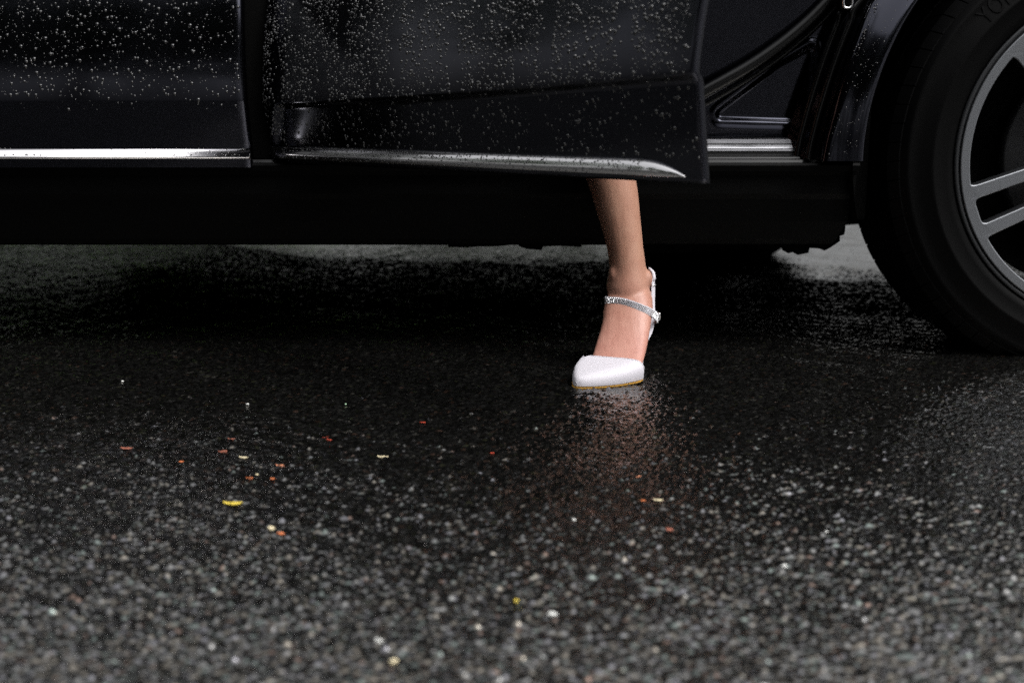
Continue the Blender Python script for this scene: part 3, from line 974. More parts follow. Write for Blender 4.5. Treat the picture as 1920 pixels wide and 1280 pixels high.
Y_RIM = 2.118
def make_wheel(cx, cy):
    w = empty('wheel', (cx - CAR[0], cy - CAR[1], WZ - CAR[2]), car)
    tyre_mesh(w)
    lathe('rim_barrel', [(0.289, 0.000), (0.2895, -0.0035), (0.2865, -0.0060), (0.2815, -0.0045), (0.2775, 0.002), (0.2735, 0.016), (0.268, 0.024), (0.262, 0.06), (0.255, 0.18), (0.262, 0.255), (0.284, 0.262)], M['gunmetal'], w)
    sp = rim_plate(w)
    sp.location = (0, 0.006, 0)
    lathe('hub_cap', [(0.0005, -0.004), (0.028, -0.004), (0.033, 0.0), (0.034, 0.012)], M['gunmetal'], w, 40)
    lathe('brake_disc', [(0.06, 0.075), (0.07, 0.062), (0.175, 0.062), (0.178, 0.066), (0.178, 0.09), (0.06, 0.095)], M['brake'], w, 64)
    lathe('dust_shield', [(0.05, 0.115), (0.236, 0.115), (0.240, 0.108), (0.240, 0.12), (0.05, 0.125)], M['under'], w, 48)
    lathe('hub_carrier', [(0.0005, 0.03), (0.065, 0.03), (0.08, 0.05), (0.085, 0.10), (0.0005, 0.11)], M['brake'], w, 40)
    for k in range(5):
        a = R(20 + 72 * k)
        bm = bmesh.new()
        bmesh.ops.create_cone(bm, cap_ends=True, segments=6, radius1=0.011, radius2=0.0095, depth=0.02,
                              matrix=Matrix.Translation((0.056 * math.cos(a), 0.012, 0.056 * math.sin(a))) @ Matrix.Rotation(R(90), 4, 'X'))
        me = bpy.data.meshes.new('wheel_nut'); bm.to_mesh(me); bm.free()
        mesh_obj('wheel_nut', me, M['gunmetal'], w, False)
    # caliper
    V = []
    for i in range(9):
        a = R(60 + 60 * i / 8)
        for (r, y) in ((0.12, 0.035), (0.195, 0.035), (0.20, 0.05), (0.20, 0.115), (0.12, 0.12)):
            V.append((r * math.cos(a), y, r * math.sin(a)))
    F = grid_faces(9, 5, wrap_v=True); F.append(tuple(range(5))); F.append(tuple(range(40, 45)))
    fix_normals(mesh('brake_caliper', V, F, M['brake'], w, False))
    sidewall_text(w, 'YOKOHAMA', 138.5, 0.3225, 0.030)
    return w
w0 = make_wheel(WX, Y_RIM)
def copy_tree(o, parent):
    c = o.copy(); col.objects.link(c); c.parent = parent
    for ch in list(o.children): copy_tree(ch, c)
    return c
for (cx, cy, rz) in ((FWX, Y_RIM, 0), (WX - 0.46, 2 * CAR[1] - Y_RIM, math.pi), (FWX - 0.46, 2 * CAR[1] - Y_RIM, math.pi)):
    c = copy_tree(w0, car); c.location = (cx - CAR[0], cy - CAR[1], WZ); c.rotation_euler = (0, 0, rz)

# ---- underbody with flanges, subframe and exhaust
box('far_sill_light_block', (-1.25, 3.80, 0.105), (0.20, 3.92, 0.34), M['under'], car, CAR, 0.012)  # hung low and cut short to block light under the car
box('floor_pan', (-1.25, 2.24, 0.205), (0.62, 3.80, 0.30), M['under'], car, CAR, 0.01)
box('rear_floor', (0.62, 2.52, 0.30), (1.80, 3.52, 0.42), M['under'], car, CAR, 0.02)
box('front_floor', (-2.45, 2.52, 0.24), (-1.25, 3.52, 0.40), M['under'], car, CAR, 0.02)
fl = at(900, 462, 2.2)
def lump(name, pl, Y, thick, m='under'):
    pts = [at(px, py, Y) for (px, py) in pl]
    n = len(pts)
    V = [(x, Y, z) for (x, z) in pts] + [(x, Y + thick, z) for (x, z) in pts]
    F = [tuple(range(n)), tuple(range(n, 2 * n))[::-1]] + [(i, (i + 1) % n, n + (i + 1) % n, n + i) for i in range(n)]
    return fix_normals(mesh(name, V, F, M[m], car, False, CAR))
lump('jacking_flange', [(840, 445), (840, 463), (872, 464), (900, 462), (925, 462), (950, 460), (968, 457), (976, 463), (990, 467), (1016, 469), (1018, 462), (1050, 461), (1090, 463), (1090, 445)], 2.20, 0.02)
lump('heat_shield', [(1180, 440), (1190, 470), (1230, 476), (1290, 474), (1330, 470), (1380, 466), (1440, 465), (1440, 440)], 2.45, 0.10)
lump('subframe', [(1420, 440), (1420, 467), (1455, 467), (1466, 465), (1474, 466), (1478, 475), (1486, 473), (1496, 478), (1516, 474), (1518, 465), (1536, 466), (1546, 470), (1556, 465), (1575, 452), (1575, 440)], 2.30, 0.05)
tube('exhaust_pipe', [(-0.9, 3.0, 0.20), (0.3, 2.95, 0.19), (0.70, 2.80, 0.20), (1.3, 2.75, 0.26), (1.75, 2.78, 0.26)], 0.030, M['pipe'], car, CAR)
tube('rear_axle', [(WX, 2.34, WZ), (WX - 0.46, 3.7, WZ)], 0.05, M['under'], car, CAR)
tube('front_axle', [(FWX, 2.34, WZ), (FWX - 0.46, 3.7, WZ)], 0.05, M['under'], car, CAR)

# ---- rest of the body, outside the picture: wings, bonnet, cabin, far side, tail
Yc, HWID = CAR[1], CAR[1] - YS
def body_loft(name, stations, m, smooth_=True):
    """stations: (X, half width low, half width high, z low, z high, crown)"""
    V = []; n = 20
    for (x, wl_, wh, zl, zh, cr) in stations:
        for k in range(n):
            t = k / (n - 1)
            if t < 0.25: q = t / 0.25; y, z = -wl_ + (wl_ - wh) * q ** 1.6, zl + (zh - cr - zl) * q
            elif t > 0.75: q = (1 - t) / 0.25; y, z = wl_ - (wl_ - wh) * q ** 1.6, zl + (zh - cr - zl) * q
            else:
                q = (t - 0.25) / 0.5; y = -wh + 2 * wh * q; z = zh - cr + cr * math.sin(math.pi * q) ** 0.6
            V.append((x, Yc + y, z))
    F = grid_faces(len(stations), n)
    F.append(tuple(range(n))); F.append(tuple(range((len(stations) - 1) * n, len(stations) * n))[::-1])
    return fix_normals(mesh(name, V, F, m, car, smooth_, CAR))
body_loft('cabin_glass', [(-1.30, 0.80, 0.74, 0.985, 1.02, 0.02), (-0.75, 0.83, 0.64, 0.985, 1.36, 0.03), (0.0, 0.84, 0.62, 0.985, 1.44, 0.03), (0.9, 0.84, 0.62, 0.985, 1.42, 0.03), (1.45, 0.80, 0.60, 0.985, 1.32, 0.03), (1.80, 0.76, 0.66, 0.985, 1.05, 0.02)], M['glass'])
body_loft('roof', [(-0.78, 0.655, 0.60, 1.355, 1.385, 0.015), (-0.1, 0.645, 0.60, 1.425, 1.465, 0.02), (0.9, 0.645, 0.60, 1.415, 1.455, 0.02), (1.50, 0.63, 0.58, 1.30, 1.34, 0.02)], M['paint'])
body_loft('bonnet', [(-2.45, 0.74, 0.66, 0.66, 0.80, 0.03), (-2.1, 0.84, 0.72, 0.80, 0.92, 0.04), (-1.30, 0.86, 0.76, 0.86, 1.01, 0.04)], M['paint'])
body_loft('front_bumper', [(-2.62, 0.62, 0.58, 0.26, 0.55, 0.05), (-2.50, 0.80, 0.74, 0.24, 0.74, 0.04), (-2.22, 0.90, 0.86, 0.24, 0.80, 0.02)], M['paint'])
body_loft('tailgate', [(1.50, 0.88, 0.84, 0.45, 1.00, 0.01), (1.86, 0.86, 0.80, 0.36, 0.99, 0.02), (1.98, 0.74, 0.68, 0.34, 0.92, 0.03)], M['paint'])
# front wing, built round its arch
V = []; NA = 60
PF = [(FWX + 0.50, 0.34), (FD_X1 - 1.105, 0.34), (FD_X1 - 1.105, 0.95), (-2.2, 0.82), (-2.25, 0.30), (FWX - 0.47, 0.30)]
for i in range(NA):
    a = R(2) + (R(178) - R(2)) * i / (NA - 1)
    ca, sa = math.cos(a), math.sin(a)
    tx = ((FD_X1 - 1.105) - FWX) / ca if ca > 1e-3 else ((-2.25) - FWX) / ca if ca < -1e-3 else 9
    tz = (0.90 - WZ) / sa if sa > 1e-3 else 9
    rm = max(min(tx, tz), RA + 0.02)
    for j in range(6):
        r = RA + (rm - RA) * j / 5
        V.append((FWX + r * ca, YS - 0.004 - 0.018 * math.exp(-((r - RA) / 0.035) ** 2), WZ + r * sa))
fix_normals(mesh('front_wing', V, grid_faces(NA, 6), M['paint'], car, True, CAR))
# far flank
V = []; NXF = 60; zsf = np.linspace(0.20, 0.98, 16)
xsf = np.linspace(-2.45, 1.86, NXF)
keep = []
for x in xsf:
    for z in zsf: V.append((x, 2 * Yc - YS - 0.02, max(z, 0.0)))
F = [f for f in grid_faces(NXF, 16) if all(math.hypot(V[i][0] - c, V[i][2] - WZ) > RA - 0.02 for i in f for c in (WX - 0.46, FWX - 0.46))]
fix_normals(mesh('far_flank', V, F, M['paint'], car, True, CAR))
for s in (-1, 1):
    tube('headlamp', [(-2.52, Yc + s * 0.50, 0.68), (-2.42, Yc + s * 0.68, 0.70), (-2.27, Yc + s * 0.82, 0.72)], [0.03, 0.05, 0.03], M['lamp_clear'], car, CAR)
    tube('tail_lamp', [(1.98, Yc + s * 0.45, 0.82), (1.95, Yc + s * 0.66, 0.83), (1.86, Yc + s * 0.80, 0.84)], [0.03, 0.04, 0.03], M['lamp_red'], car, CAR)

# ------------------------------------------------------------------ the person's leg, stepping out
def ring_tube(rings, n=28):
    """rings: (centre, axis a, axis b, half a, half b, exponent) -> verts, faces (closed tube)"""
    V, F = [], []
    for (c, a, b, ra, rb, e) in rings:
        for k in range(n):
            t = 2 * math.pi * k / n
            x, y = math.cos(t), math.sin(t)
            x = math.copysign(abs(x) ** (2 / e), x); y = math.copysign(abs(y) ** (2 / e), y)
            V.append((Vector(c) + Vector(a) * (x * ra) + Vector(b) * (y * rb))[:])
    m = len(rings)
    F = grid_faces(m, n, wrap_v=True)
    F.append(tuple(range(n))); F.append(tuple(range((m - 1) * n, m * n))[::-1])
    return V, F

def ellipsoid(c, r, rot=None, n=16):
    V, F = [], []
    for i in range(n + 1):
        th = math.pi * i / n
        for k in range(2 * n):
            ph = math.pi * k / n
            v = Vector((r[0] * math.sin(th) * math.cos(ph), r[1] * math.sin(th) * math.sin(ph), r[2] * math.cos(th)))
            if rot: v = rot @ v
            V.append((Vector(c) + v)[:])
    return V, grid_faces(n + 1, 2 * n, wrap_v=True)

X_, Y_, Z_ = Vector((1, 0, 0)), Vector((0, 1, 0)), Vector((0, 0, 1))
def interp_rings(keys, n):
    """smoothly resample key rings given as rows of numbers"""
    K = np.array(keys, dtype=float); m = len(K)
    t = np.linspace(0, m - 1, n); o = []
    for s in t:
        i = min(int(s), m - 2); f = s - i
        p0, p1, p2, p3 = K[max(i - 1, 0)], K[i], K[i + 1], K[min(i + 2, m - 1)]
        o.append(0.5 * (2 * p1 + (p2 - p0) * f + (2 * p0 - 5 * p1 + 4 * p2 - p3) * f * f + (3 * p1 - p0 - 3 * p2 + p3) * f ** 3))
    return o
# shin: X, Y, z, half width, half depth
SHIN = [(0.128, 2.098, 0.520, 0.048, 0.052), (0.136, 2.094, 0.450, 0.050, 0.055), (0.150, 2.086, 0.380, 0.0475, 0.053), (0.1715, 2.078, 0.310, 0.0415, 0.046),
        (0.1835, 2.072, 0.255, 0.0360, 0.040), (0.1935, 2.068, 0.205, 0.0315, 0.037), (0.1985, 2.066, 0.170, 0.0318, 0.038), (0.1990, 2.062, 0.135, 0.0365, 0.040), (0.202, 2.060, 0.105, 0.030, 0.036)]
# foot: X, Y of the section centre, z bottom, z top, half width, turn of the section (deg)
FOOT = [(0.214, 2.112, 0.078, 0.104, 0.014, 8), (0.2125, 2.098, 0.067, 0.125, 0.027, 9), (0.209, 2.070, 0.063, 0.150, 0.034, 12), (0.1985, 2.038, 0.060, 0.142, 0.0415, 14),
        (0.1915, 2.006, 0.045, 0.104, 0.0415, 16), (0.1805, 1.974, 0.024, 0.066, 0.0435, 18), (0.1695, 1.944, 0.011, 0.0375, 0.0435, 21), (0.158, 1.922, 0.009, 0.026, 0.0390, 25), (0.142, 1.899, 0.008, 0.020, 0.028, 30), (0.130, 1.886, 0.009, 0.017, 0.016, 34)]
def foot_axes(deg):
    return Vector((math.cos(R(deg)), -math.sin(R(deg)), 0)), Z_
Vb, Fb = [], []
def addm(VF):
    b = len(Vb); Vb.extend(VF[0]); Fb.extend([tuple(i + b for i in f) for f in VF[1]])
addm(ring_tube([((k[0], k[1], k[2]), X_, Y_, k[3], k[4], 2.0) for k in interp_rings(SHIN, 40)]))
addm(ring_tube([((k[0], k[1], (k[2] + k[3]) / 2), *foot_axes(k[5]), max(k[4], 0.003), max((k[3] - k[2]) / 2, 0.003), 2.15) for k in interp_rings(FOOT, 46)]))
addm(ellipsoid((0.2310, 2.060, 0.1500), (0.0105, 0.0140, 0.0165)))       # outer ankle bone
addm(ellipsoid((0.1735, 2.052, 0.1600), (0.0085, 0.0140, 0.0150)))       # inner ankle bone
addm(ellipsoid((0.2110, 2.100, 0.0950), (0.029, 0.026, 0.032)))          # heel
addm(ellipsoid((0.128, 2.090, 0.515), (0.050, 0.056, 0.058)))            # knee
def sinew(pts, r):
    ks = interp_rings([(p[0], p[1] + 0.0036, p[2] - 0.0030, r) for p in pts], 24)
    addm(ring_tube([((k[0], k[1], k[2]), X_, Vector((0, -0.6, 0.8)), k[3], k[3], 2.0) for k in ks], 12))
sinew([(0.1740, 2.034, 0.330), (0.1830, 2.033, 0.260), (0.1900, 2.032, 0.205)], 0.0045)
THIGH = [(0.128, 2.09, 0.520, 0.052), (0.10, 2.25, 0.575, 0.060), (0.06, 2.45, 0.665, 0.074), (0.03, 2.62, 0.735, 0.085)]
tr = []
for k in interp_rings(THIGH, 20):
    tr.append(((k[0], k[1], k[2]), X_, Z_, k[3], k[3], 2.0))
addm(ring_tube(tr))
person = mesh('person', Vb, Fb, M['skin'])
fix_normals(person)
rm_ = person.modifiers.new('r', 'REMESH'); rm_.mode = 'VOXEL'; rm_.voxel_size = 0.0026; rm_.use_smooth_shade = True
sm_ = person.modifiers.new('s', 'SMOOTH'); sm_.factor = 0.5; sm_.iterations = 9
me = evaluated(person)
person.modifiers.clear()
old = person.data; person.data = me; bpy.data.meshes.remove(old)
me.materials.clear(); me.materials.append(M['skin'])
me.polygons.foreach_set('use_smooth', [True] * len(me.polygons))
tag(person, 'bare leg stepping out below the open car door, foot in a white shoe', 'person')

# ---- shoe
shoe = empty('shoe', (0, 0, 0), person)
# outline along the shoe: X, Y, half width, turn, floor height, wall height
SH = [(0.1010, 1.8690, 0.0012, 44, 0.0058, 0.006), (0.1045, 1.8722, 0.0095, 43, 0.0058, 0.0135), (0.1120, 1.8800, 0.0198, 41, 0.0056, 0.0178), (0.1222, 1.8905, 0.0300, 38, 0.0056, 0.0215),
      (0.1338, 1.9030, 0.0395, 34, 0.0056, 0.0245), (0.1460, 1.9160, 0.0468, 30, 0.0060, 0.0268), (0.1575, 1.9290, 0.0515, 26, 0.0066, 0.0298), (0.1640, 1.9370, 0.0535, 24, 0.0073, 0.0308)]
def arch(k, n=41, grow=0.0, inset=0.0):
    x, y, hw, deg, z0, h = k
    a, _ = foot_axes(deg)
    o = []
    for i in range(n):
        t = math.pi * i / (n - 1)
        cx, sx = math.cos(t), math.sin(t)
        e = 2.5 + (9.0 if cx > 0 else 3.2) * min(max((y - 1.872) / 0.055, 0), 1)
        px = -math.copysign(abs(cx) ** (2 / e), cx); pz = abs(sx) ** (2 / e)
        bulge = 1 + 0.02 * math.sin(math.pi * min(pz * 1.2, 1))
        o.append((Vector((x, y, z0)) + a * (px * (hw - inset) * bulge) + Z_ * (pz * (h - inset)))[:])
    return o
def toe_cap():
    keys = interp_rings(SH, 34)
    V = []
    for k in keys: V += arch(k)
    n = 41
    # trim line: dips in a shallow notch on the inner side
    last = len(keys) - 1
    for j in range(n):
        t = j / (n - 1)
        d = 0.007 * math.exp(-((t - 0.36) / 0.07) ** 2)
        for i in range(last - 8, last + 1):
            f = (i - (last - 8)) / 8
            p = Vector(V[i * n + j]); V[i * n + j] = (p + Vector((-0.40, -0.80, -0.30)) * (d * f))[:]
    o = fix_normals(mesh('toe_cap', V, grid_faces(len(keys), n), M['shoe'], shoe))
    s = o.modifiers.new('t', 'SOLIDIFY'); s.thickness = 0.0016; s.offset = -1
    b = o.modifiers.new('b', 'BEVEL'); b.width = 0.0005; b.segments = 2; b.limit_method = 'ANGLE'; b.angle_limit = R(50)
    # folded binding along the trim line
    tube('topline_binding', V[last * n + 2:last * n + n - 2], 0.0010, M['shoe'], shoe, seg=8, sub=1)
    return o
toe_cap()
# sole: forepart on the ground, shank rising to the heel seat
SOLE = [(0.1002, 1.8685, 0.0025, 44, 0.0034), (0.1040, 1.8720, 0.0110, 43, 0.0033), (0.1218, 1.8905, 0.0310, 38, 0.0033), (0.1457, 1.9155, 0.0475, 30, 0.0036), (0.1632, 1.9370, 0.0535, 24, 0.0048),
        (0.1790, 1.9700, 0.0360, 20, 0.0110), (0.1930, 2.0040, 0.0290, 16, 0.0300), (0.2030, 2.0400, 0.0270, 13, 0.0500), (0.2090, 2.0740, 0.0290, 11, 0.0590), (0.2130, 2.1040, 0.0250, 9, 0.0600), (0.2145, 2.1180, 0.0060, 8, 0.0600)]
def sole():
    V = []
    ks = interp_rings(SOLE, 50)
    for k in ks:
        a, _ = foot_axes(k[3])
        c = Vector((k[0], k[1], k[4] - 0.0010))
        w = max(k[2], 0.001)
        for (s, dz) in ((-1, 0.0022), (-1, 0.0006), (-0.96, -0.0010), (0.96, -0.0010), (1, 0.0006), (1, 0.0022)):
            V.append((c + a * (s * w) + Z_ * dz)[:])
    F = grid_faces(len(ks), 6, wrap_v=True); F.append(tuple(range(6))); F.append(tuple(range(len(V) - 6, len(V))))
    return fix_normals(mesh('sole', V, F, M['sole'], shoe, False))
sole()
# heel
hr = []
for (z, w, d, y) in ((0.060, 0.026, 0.027, 2.092), (0.050, 0.0215, 0.022, 2.094), (0.036, 0.0160, 0.017, 2.097), (0.018, 0.0135, 0.0145, 2.098), (0.0015, 0.0130, 0.0140, 2.098)):
    hr.append(((0.2125, y, z), X_, Y_, w, d, 2.4))
hv = ring_tube(hr, 24); fix_normals(mesh('heel', hv[0], hv[1], M['shoe'], shoe))
# heel cup round the back of the foot
V = []; n = 25
for j, (dz, gr) in enumerate(((0.062, 0.0), (0.072, 0.0015), (0.084, 0.0018), (0.094, 0.0015), (0.100, 0.0005))):
    for i in range(n):
        a = R(-18) + R(216) * i / (n - 1)
        V.append((0.2115 + (0.0335 + gr) * math.cos(a), 2.082 + (0.0400 + gr) * math.sin(a), dz + 0.006 * max(math.sin(a), 0) * j / 4))
hc = fix_normals(mesh('heel_cup', V, grid_faces(5, n), M['shoe'], shoe))
s = hc.modifiers.new('t', 'SOLIDIFY'); s.thickness = 0.0018; s.offset = 1

def ribbon(name, pts, width, mat_, parent, thick=0.0016, up=None, sub=6, outc=(0.203, 2.062)):
    """flat strap along a path; its face looks away from the ankle's axis"""
    P = [Vector(p) for p in pts]; path = []
    for i in range(len(P) - 1):
        p0, p1, p2, p3 = P[max(i - 1, 0)], P[i], P[i + 1], P[min(i + 2, len(P) - 1)]
        for k in range(sub):
            t = k / sub
            path.append(0.5 * ((2 * p1) + (p2 - p0) * t + (2 * p0 - 5 * p1 + 4 * p2 - p3) * t * t + (3 * p1 - p0 - 3 * p2 + p3) * t ** 3))
    path.append(P[-1])
    V = []; frames = []
    for i, p in enumerate(path):
        d = (path[min(i + 1, len(path) - 1)] - path[max(i - 1, 0)]).normalized()
        o = Vector((p.x - outc[0], p.y - outc[1], 0)); o = (o - d * o.dot(d)).normalized()
        s = d.cross(o).normalized()
        frames.append((p, s, o))
        for (a, b) in ((-0.5, 0), (-0.5, 0.8), (-0.42, 1), (0.42, 1), (0.5, 0.8), (0.5, 0)):
            V.append((p + s * (a * width) + o * (b * thick))[:])
    F = grid_faces(len(path), 6, wrap_v=True); F.append(tuple(range(6))); F.append(tuple(range(len(V) - 6, len(V))))
    fix_normals(mesh(name, V, F, mat_, parent, False))
    return frames
# ankle strap set with rhinestones
from mathutils.bvhtree import BVHTree
bvh = BVHTree.FromPolygons([v.co[:] for v in person.data.vertices], [p.vertices[:] for p in person.data.polygons])
def on_skin(az, z, gap):
    """point on the skin seen from azimuth az (deg, 0 = towards the camera, + = outer side) round the ankle, plus a gap"""
    c = Vector((0.203, 2.050, z)); d = Vector((math.sin(R(az)), -math.cos(R(az)), 0))
    hit = bvh.ray_cast(c + d * 0.2, -d)[0]
    r = (hit - c).length if hit is not None else 0.04
    return c + d * (r + gap)
AST = []
for az, z, gap in ((104, 0.0812, 0.008), (90, 0.0815, 0.012), (72, 0.0860, 0.011), (54, 0.0930, 0.0065), (36, 0.1010, 0.003), (18, 0.1085, 0.0016), (0, 0.1135, 0.0012), (-18, 0.1165, 0.0012), (-36, 0.1180, 0.0012), (-56, 0.1180, 0.0012), (-78, 0.1165, 0.0012), (-105, 0.113, 0.001), (-140, 0.106, 0.001)):
    AST.append(on_skin(az, z, gap)[:])
fr = ribbon('ankle_strap', AST, 0.0132, M['shoe'], shoe, 0.0016, sub=8)
V, F = [], []
for q in range(0, 4):
    L = 0; last = None
    off_ = (-0.0044 + 0.00293 * q)
    for (p, s, o) in fr:
        c = p + s * off_ + o * 0.0016
        if last is not None and (c - last).length < 0.00215: continue
        last = c
        d = s.cross(o).normalized()
        b = len(V); r = 0.00128
        rot = random.uniform(0, 0.6)
        for k in range(6):
            a = k * math.pi / 3 + rot
            V.append((c + (s * math.cos(a) + d * math.sin(a)) * r)[:])
        for k in range(6):
            a = k * math.pi / 3 + rot
            V.append((c + (s * math.cos(a) + d * math.sin(a)) * (r * 0.62) + o * 0.0007 + s * random.uniform(-0.0001, 0.0001))[:])
        for k in range(6): F.append((b + k, b + (k + 1) % 6, b + 6 + (k + 1) % 6, b + 6 + k))
        F.append(tuple(range(b + 6, b + 12)))
g = mesh('rhinestones', V, F, M['gem'], shoe, False); fix_normals(g)
tag(g, 'rows of small clear rhinestones', kind='stuff')
# narrow upright strap on the outer side, looped at its top, with a buckle
ribbon('upright_strap', [(0.2425, 2.070, 0.150), (0.2425, 2.064, 0.132), (0.2415, 2.058, 0.110), (0.2415, 2.052, 0.090), (0.2375, 2.042, 0.066), (0.2270, 2.028, 0.050)], 0.0090, M['shoe'], shoe, 0.0018, outc=(0.226, 2.082))
tube('strap_loop', [(0.2375, 2.084, 0.166), (0.2430, 2.075, 0.160), (0.2445, 2.069, 0.151), (0.2425, 2.068, 0.146)], [0.002, 0.0032, 0.0034, 0.0022], M['shoe'], shoe, seg=10)
tube('loop_ring', [(0.2360, 2.066, 0.1395), (0.2420, 2.062, 0.1390), (0.2475, 2.066, 0.1400)], 0.0012, M['silver'], shoe, seg=8)
tube('side_piping', [(0.2270, 2.030, 0.050), (0.2200, 1.990, 0.036), (0.2140, 1.955, 0.026), (0.2085, 1.935, 0.022)], [0.002, 0.0024, 0.0024, 0.002], M['shoe'], shoe, seg=8)
bk = [(0.2500, 2.050, 0.092), (0.2520, 2.040, 0.094), (0.2530, 2.042, 0.083), (0.2510, 2.052, 0.081), (0.2500, 2.050, 0.092)]
tube('buckle', bk, 0.0011, M['silver'], shoe, seg=8)

# ------------------------------------------------------------------ litter on the asphalt: petals, leaf scraps, pale chips
def ground_at(px, py):
    e = math.atan((640 - py) / FPX) - PITCH
    Y = CAM_H / math.tan(-e)
    d = Y * math.cos(PITCH) + CAM_H * math.sin(PITCH)
    return ((px - 960) / FPX * d, Y)
def petal_mat(name, c, rough=0.55):
    m = mat(name, c, rough=rough, spec=0.4)
    add_bump(m, 180, 0.3, 0.0006, 3, (1, 0.3, 1))
    return m
PM = {'red': petal_mat('red_petal', (0.30, 0.035, 0.015)), 'orange': petal_mat('orange_petal', (0.42, 0.12, 0.04)), 'salmon': petal_mat('salmon_petal', (0.55, 0.22, 0.12)),
      'yellow': petal_mat('yellow_leaf', (0.50, 0.38, 0.05)), 'cream': petal_mat('cream_petal', (0.50, 0.43, 0.28)), 'brown': petal_mat('brown_leaf', (0.20, 0.065, 0.04)),
      'white': petal_mat('pale_stone', (0.46, 0.46, 0.44), 0.5), 'green': petal_mat('green_chip', (0.30, 0.45, 0.30))}
def flake(name, px, py, L, W, c, label, rot=0, curl=0.25, pebble=False):
    x, y = ground_at(px, py)
    if pebble:
        L *= 0.8; W *= 0.8
        bm = bmesh.new(); bmesh.ops.create_icosphere(bm, subdivisions=2, radius=1)
        for v in bm.verts:
            k = 1 + 0.22 * math.sin(v.co.x * 3.1 + px) * math.cos(v.co.y * 2.7 + py) + random.uniform(-0.07, 0.07)
            v.co = Vector((v.co.x * L / 2 * k, v.co.y * W / 2 * k, v.co.z * min(L, W) * 0.38 * k))
        me = bpy.data.meshes.new(name); bm.to_mesh(me); bm.free()
        o = mesh_obj(name, me, PM[c], None, True)
        z = min(L, W) * 0.38 + 0.0008
    else:
        V, n, m = [], 9, 5
        for i in range(n):
            t = i / (n - 1); u = (t - 0.5) * L
            w = W * (math.sin(math.pi * (0.08 + 0.88 * t)) ** 0.7) * (1 + 0.12 * math.sin(7 * t + px))
            for j in range(m):
                s = (j / (m - 1) - 0.5)
                V.append((u, s * w, curl * L * (0.9 * (2 * t - 1) ** 2 * 0.35 + 1.2 * s * s * W / L) + 0.0004 * math.sin(9 * t + 5 * s)))
        o = mesh(name, V, grid_faces(n, m), PM[c])
        s = o.modifiers.new('t', 'SOLIDIFY'); s.thickness = 0.0004
        z = 0.0019
    o.location = (x, y, z); o.rotation_euler = (random.uniform(-0.1, 0.1) if not pebble else 0, 0.05, rot)
    tag(o, label, 'leaf' if 'leaf' in name else ('pebble' if pebble else 'petal'))
    return o
flake('fallen_leaf', 437, 947, 0.0215, 0.010, 'yellow', 'long yellow leaf scrap lying on the asphalt left of centre', 0.1)
flake('petal', 608, 822, 0.011, 0.006, 'red', 'bright red petal highest of the cluster left of the shoe', 0.3)
flake('petal', 617, 827, 0.008, 0.006, 'red', 'small red petal touching the right end of the brightest red petal', -0.6)
flake('petal', 525, 875, 0.0105, 0.0055, 'salmon', 'salmon petal lying crosswise above the yellow leaf scrap', 0.0)
flake('petal', 468, 899, 0.0085, 0.005, 'orange', 'dull orange petal just above the yellow leaf scrap', 0.15)
flake('petal', 511, 900, 0.005, 0.006, 'orange', 'tiny upright orange petal under the salmon petal', 1.3)
flake('petal', 482, 892, 0.004, 0.004, 'cream', 'tiny cream petal beside the dull orange petal', 0.4)
flake('petal', 340, 868, 0.006, 0.006, 'orange', 'small orange petal leftmost of the scattered petals', 1.2)
flake('fallen_leaf', 418, 851, 0.011, 0.010, 'brown', 'crumpled reddish brown leaf scrap among the petals', 0.7, 0.5)
flake('fallen_leaf', 238, 843, 0.016, 0.006, 'brown', 'faded brown leaf scrap at the far left', 0.05)
flake('petal', 457, 860, 0.012, 0.0045, 'cream', 'slim cream petal right of the crumpled brown leaf scrap', -0.1)
flake('petal', 718, 859, 0.014, 0.0065, 'cream', 'cream petal lying alone below and right of the red petals', 0.05)
flake('petal', 793, 794, 0.008, 0.005, 'red', 'lone red petal left of the white shoe', 0.1)
flake('petal', 923, 852, 0.0065, 0.006, 'red', 'small red petal below and left of the shoe', 0.9)
flake('petal', 434, 825, 0.010, 0.004, 'brown', 'thin brownish petal above the crumpled leaf scrap', 0.0)
flake('petal', 478, 842, 0.009, 0.0035, 'brown', 'thin brownish petal right of the crumpled leaf scrap', 0.1)
flake('pebble', 509, 996, 0.0095, 0.0085, 'cream', 'pale cream pebble below the yellow leaf scrap', 0, pebble=True)
flake('petal', 527, 1003, 0.006, 0.008, 'orange', 'orange petal touching the pale cream pebble', 1.2)
flake('petal', 1206, 941, 0.0055, 0.005, 'orange', 'tiny bright orange petal below the shoe', 0.2)
flake('petal', 1234, 940, 0.011, 0.005, 'cream', 'dull cream petal right of the tiny orange petal below the shoe', 0.0)
flake('petal', 1255, 996, 0.009, 0.008, 'brown', 'dark reddish petal on the asphalt right of centre', 0.8)
flake('petal', 1197, 896, 0.006, 0.005, 'salmon', 'faint salmon petal straight below the shoe', 0.4)
flake('pebble', 230, 717, 0.0055, 0.005, 'white', 'white pebble on the dark asphalt far left near the car', 0, pebble=True)
flake('pebble', 464, 760, 0.006, 0.005, 'white', 'grey white pebble between the car and the petals', 0, pebble=True)
flake('pebble', 648, 760, 0.004, 0.004, 'green', 'tiny greenish chip above the red petals', 0, pebble=True)
flake('pebble', 1076, 978, 0.0050, 0.0055, 'white', 'small white pebble below the shoe, right of centre', 0, pebble=True)
flake('pebble', 1470, 1066, 0.0075, 0.0065, 'white', 'bright white pebble in the lower right of the road', 0, pebble=True)
flake('pebble', 1549, 1000, 0.0045, 0.005, 'white', 'small white pebble right of the bright white one, farther back', 0, pebble=True)
flake('pebble', 1035, 1157, 0.0105, 0.0075, 'white', 'large blurred white pebble near the bottom centre', 0, pebble=True)
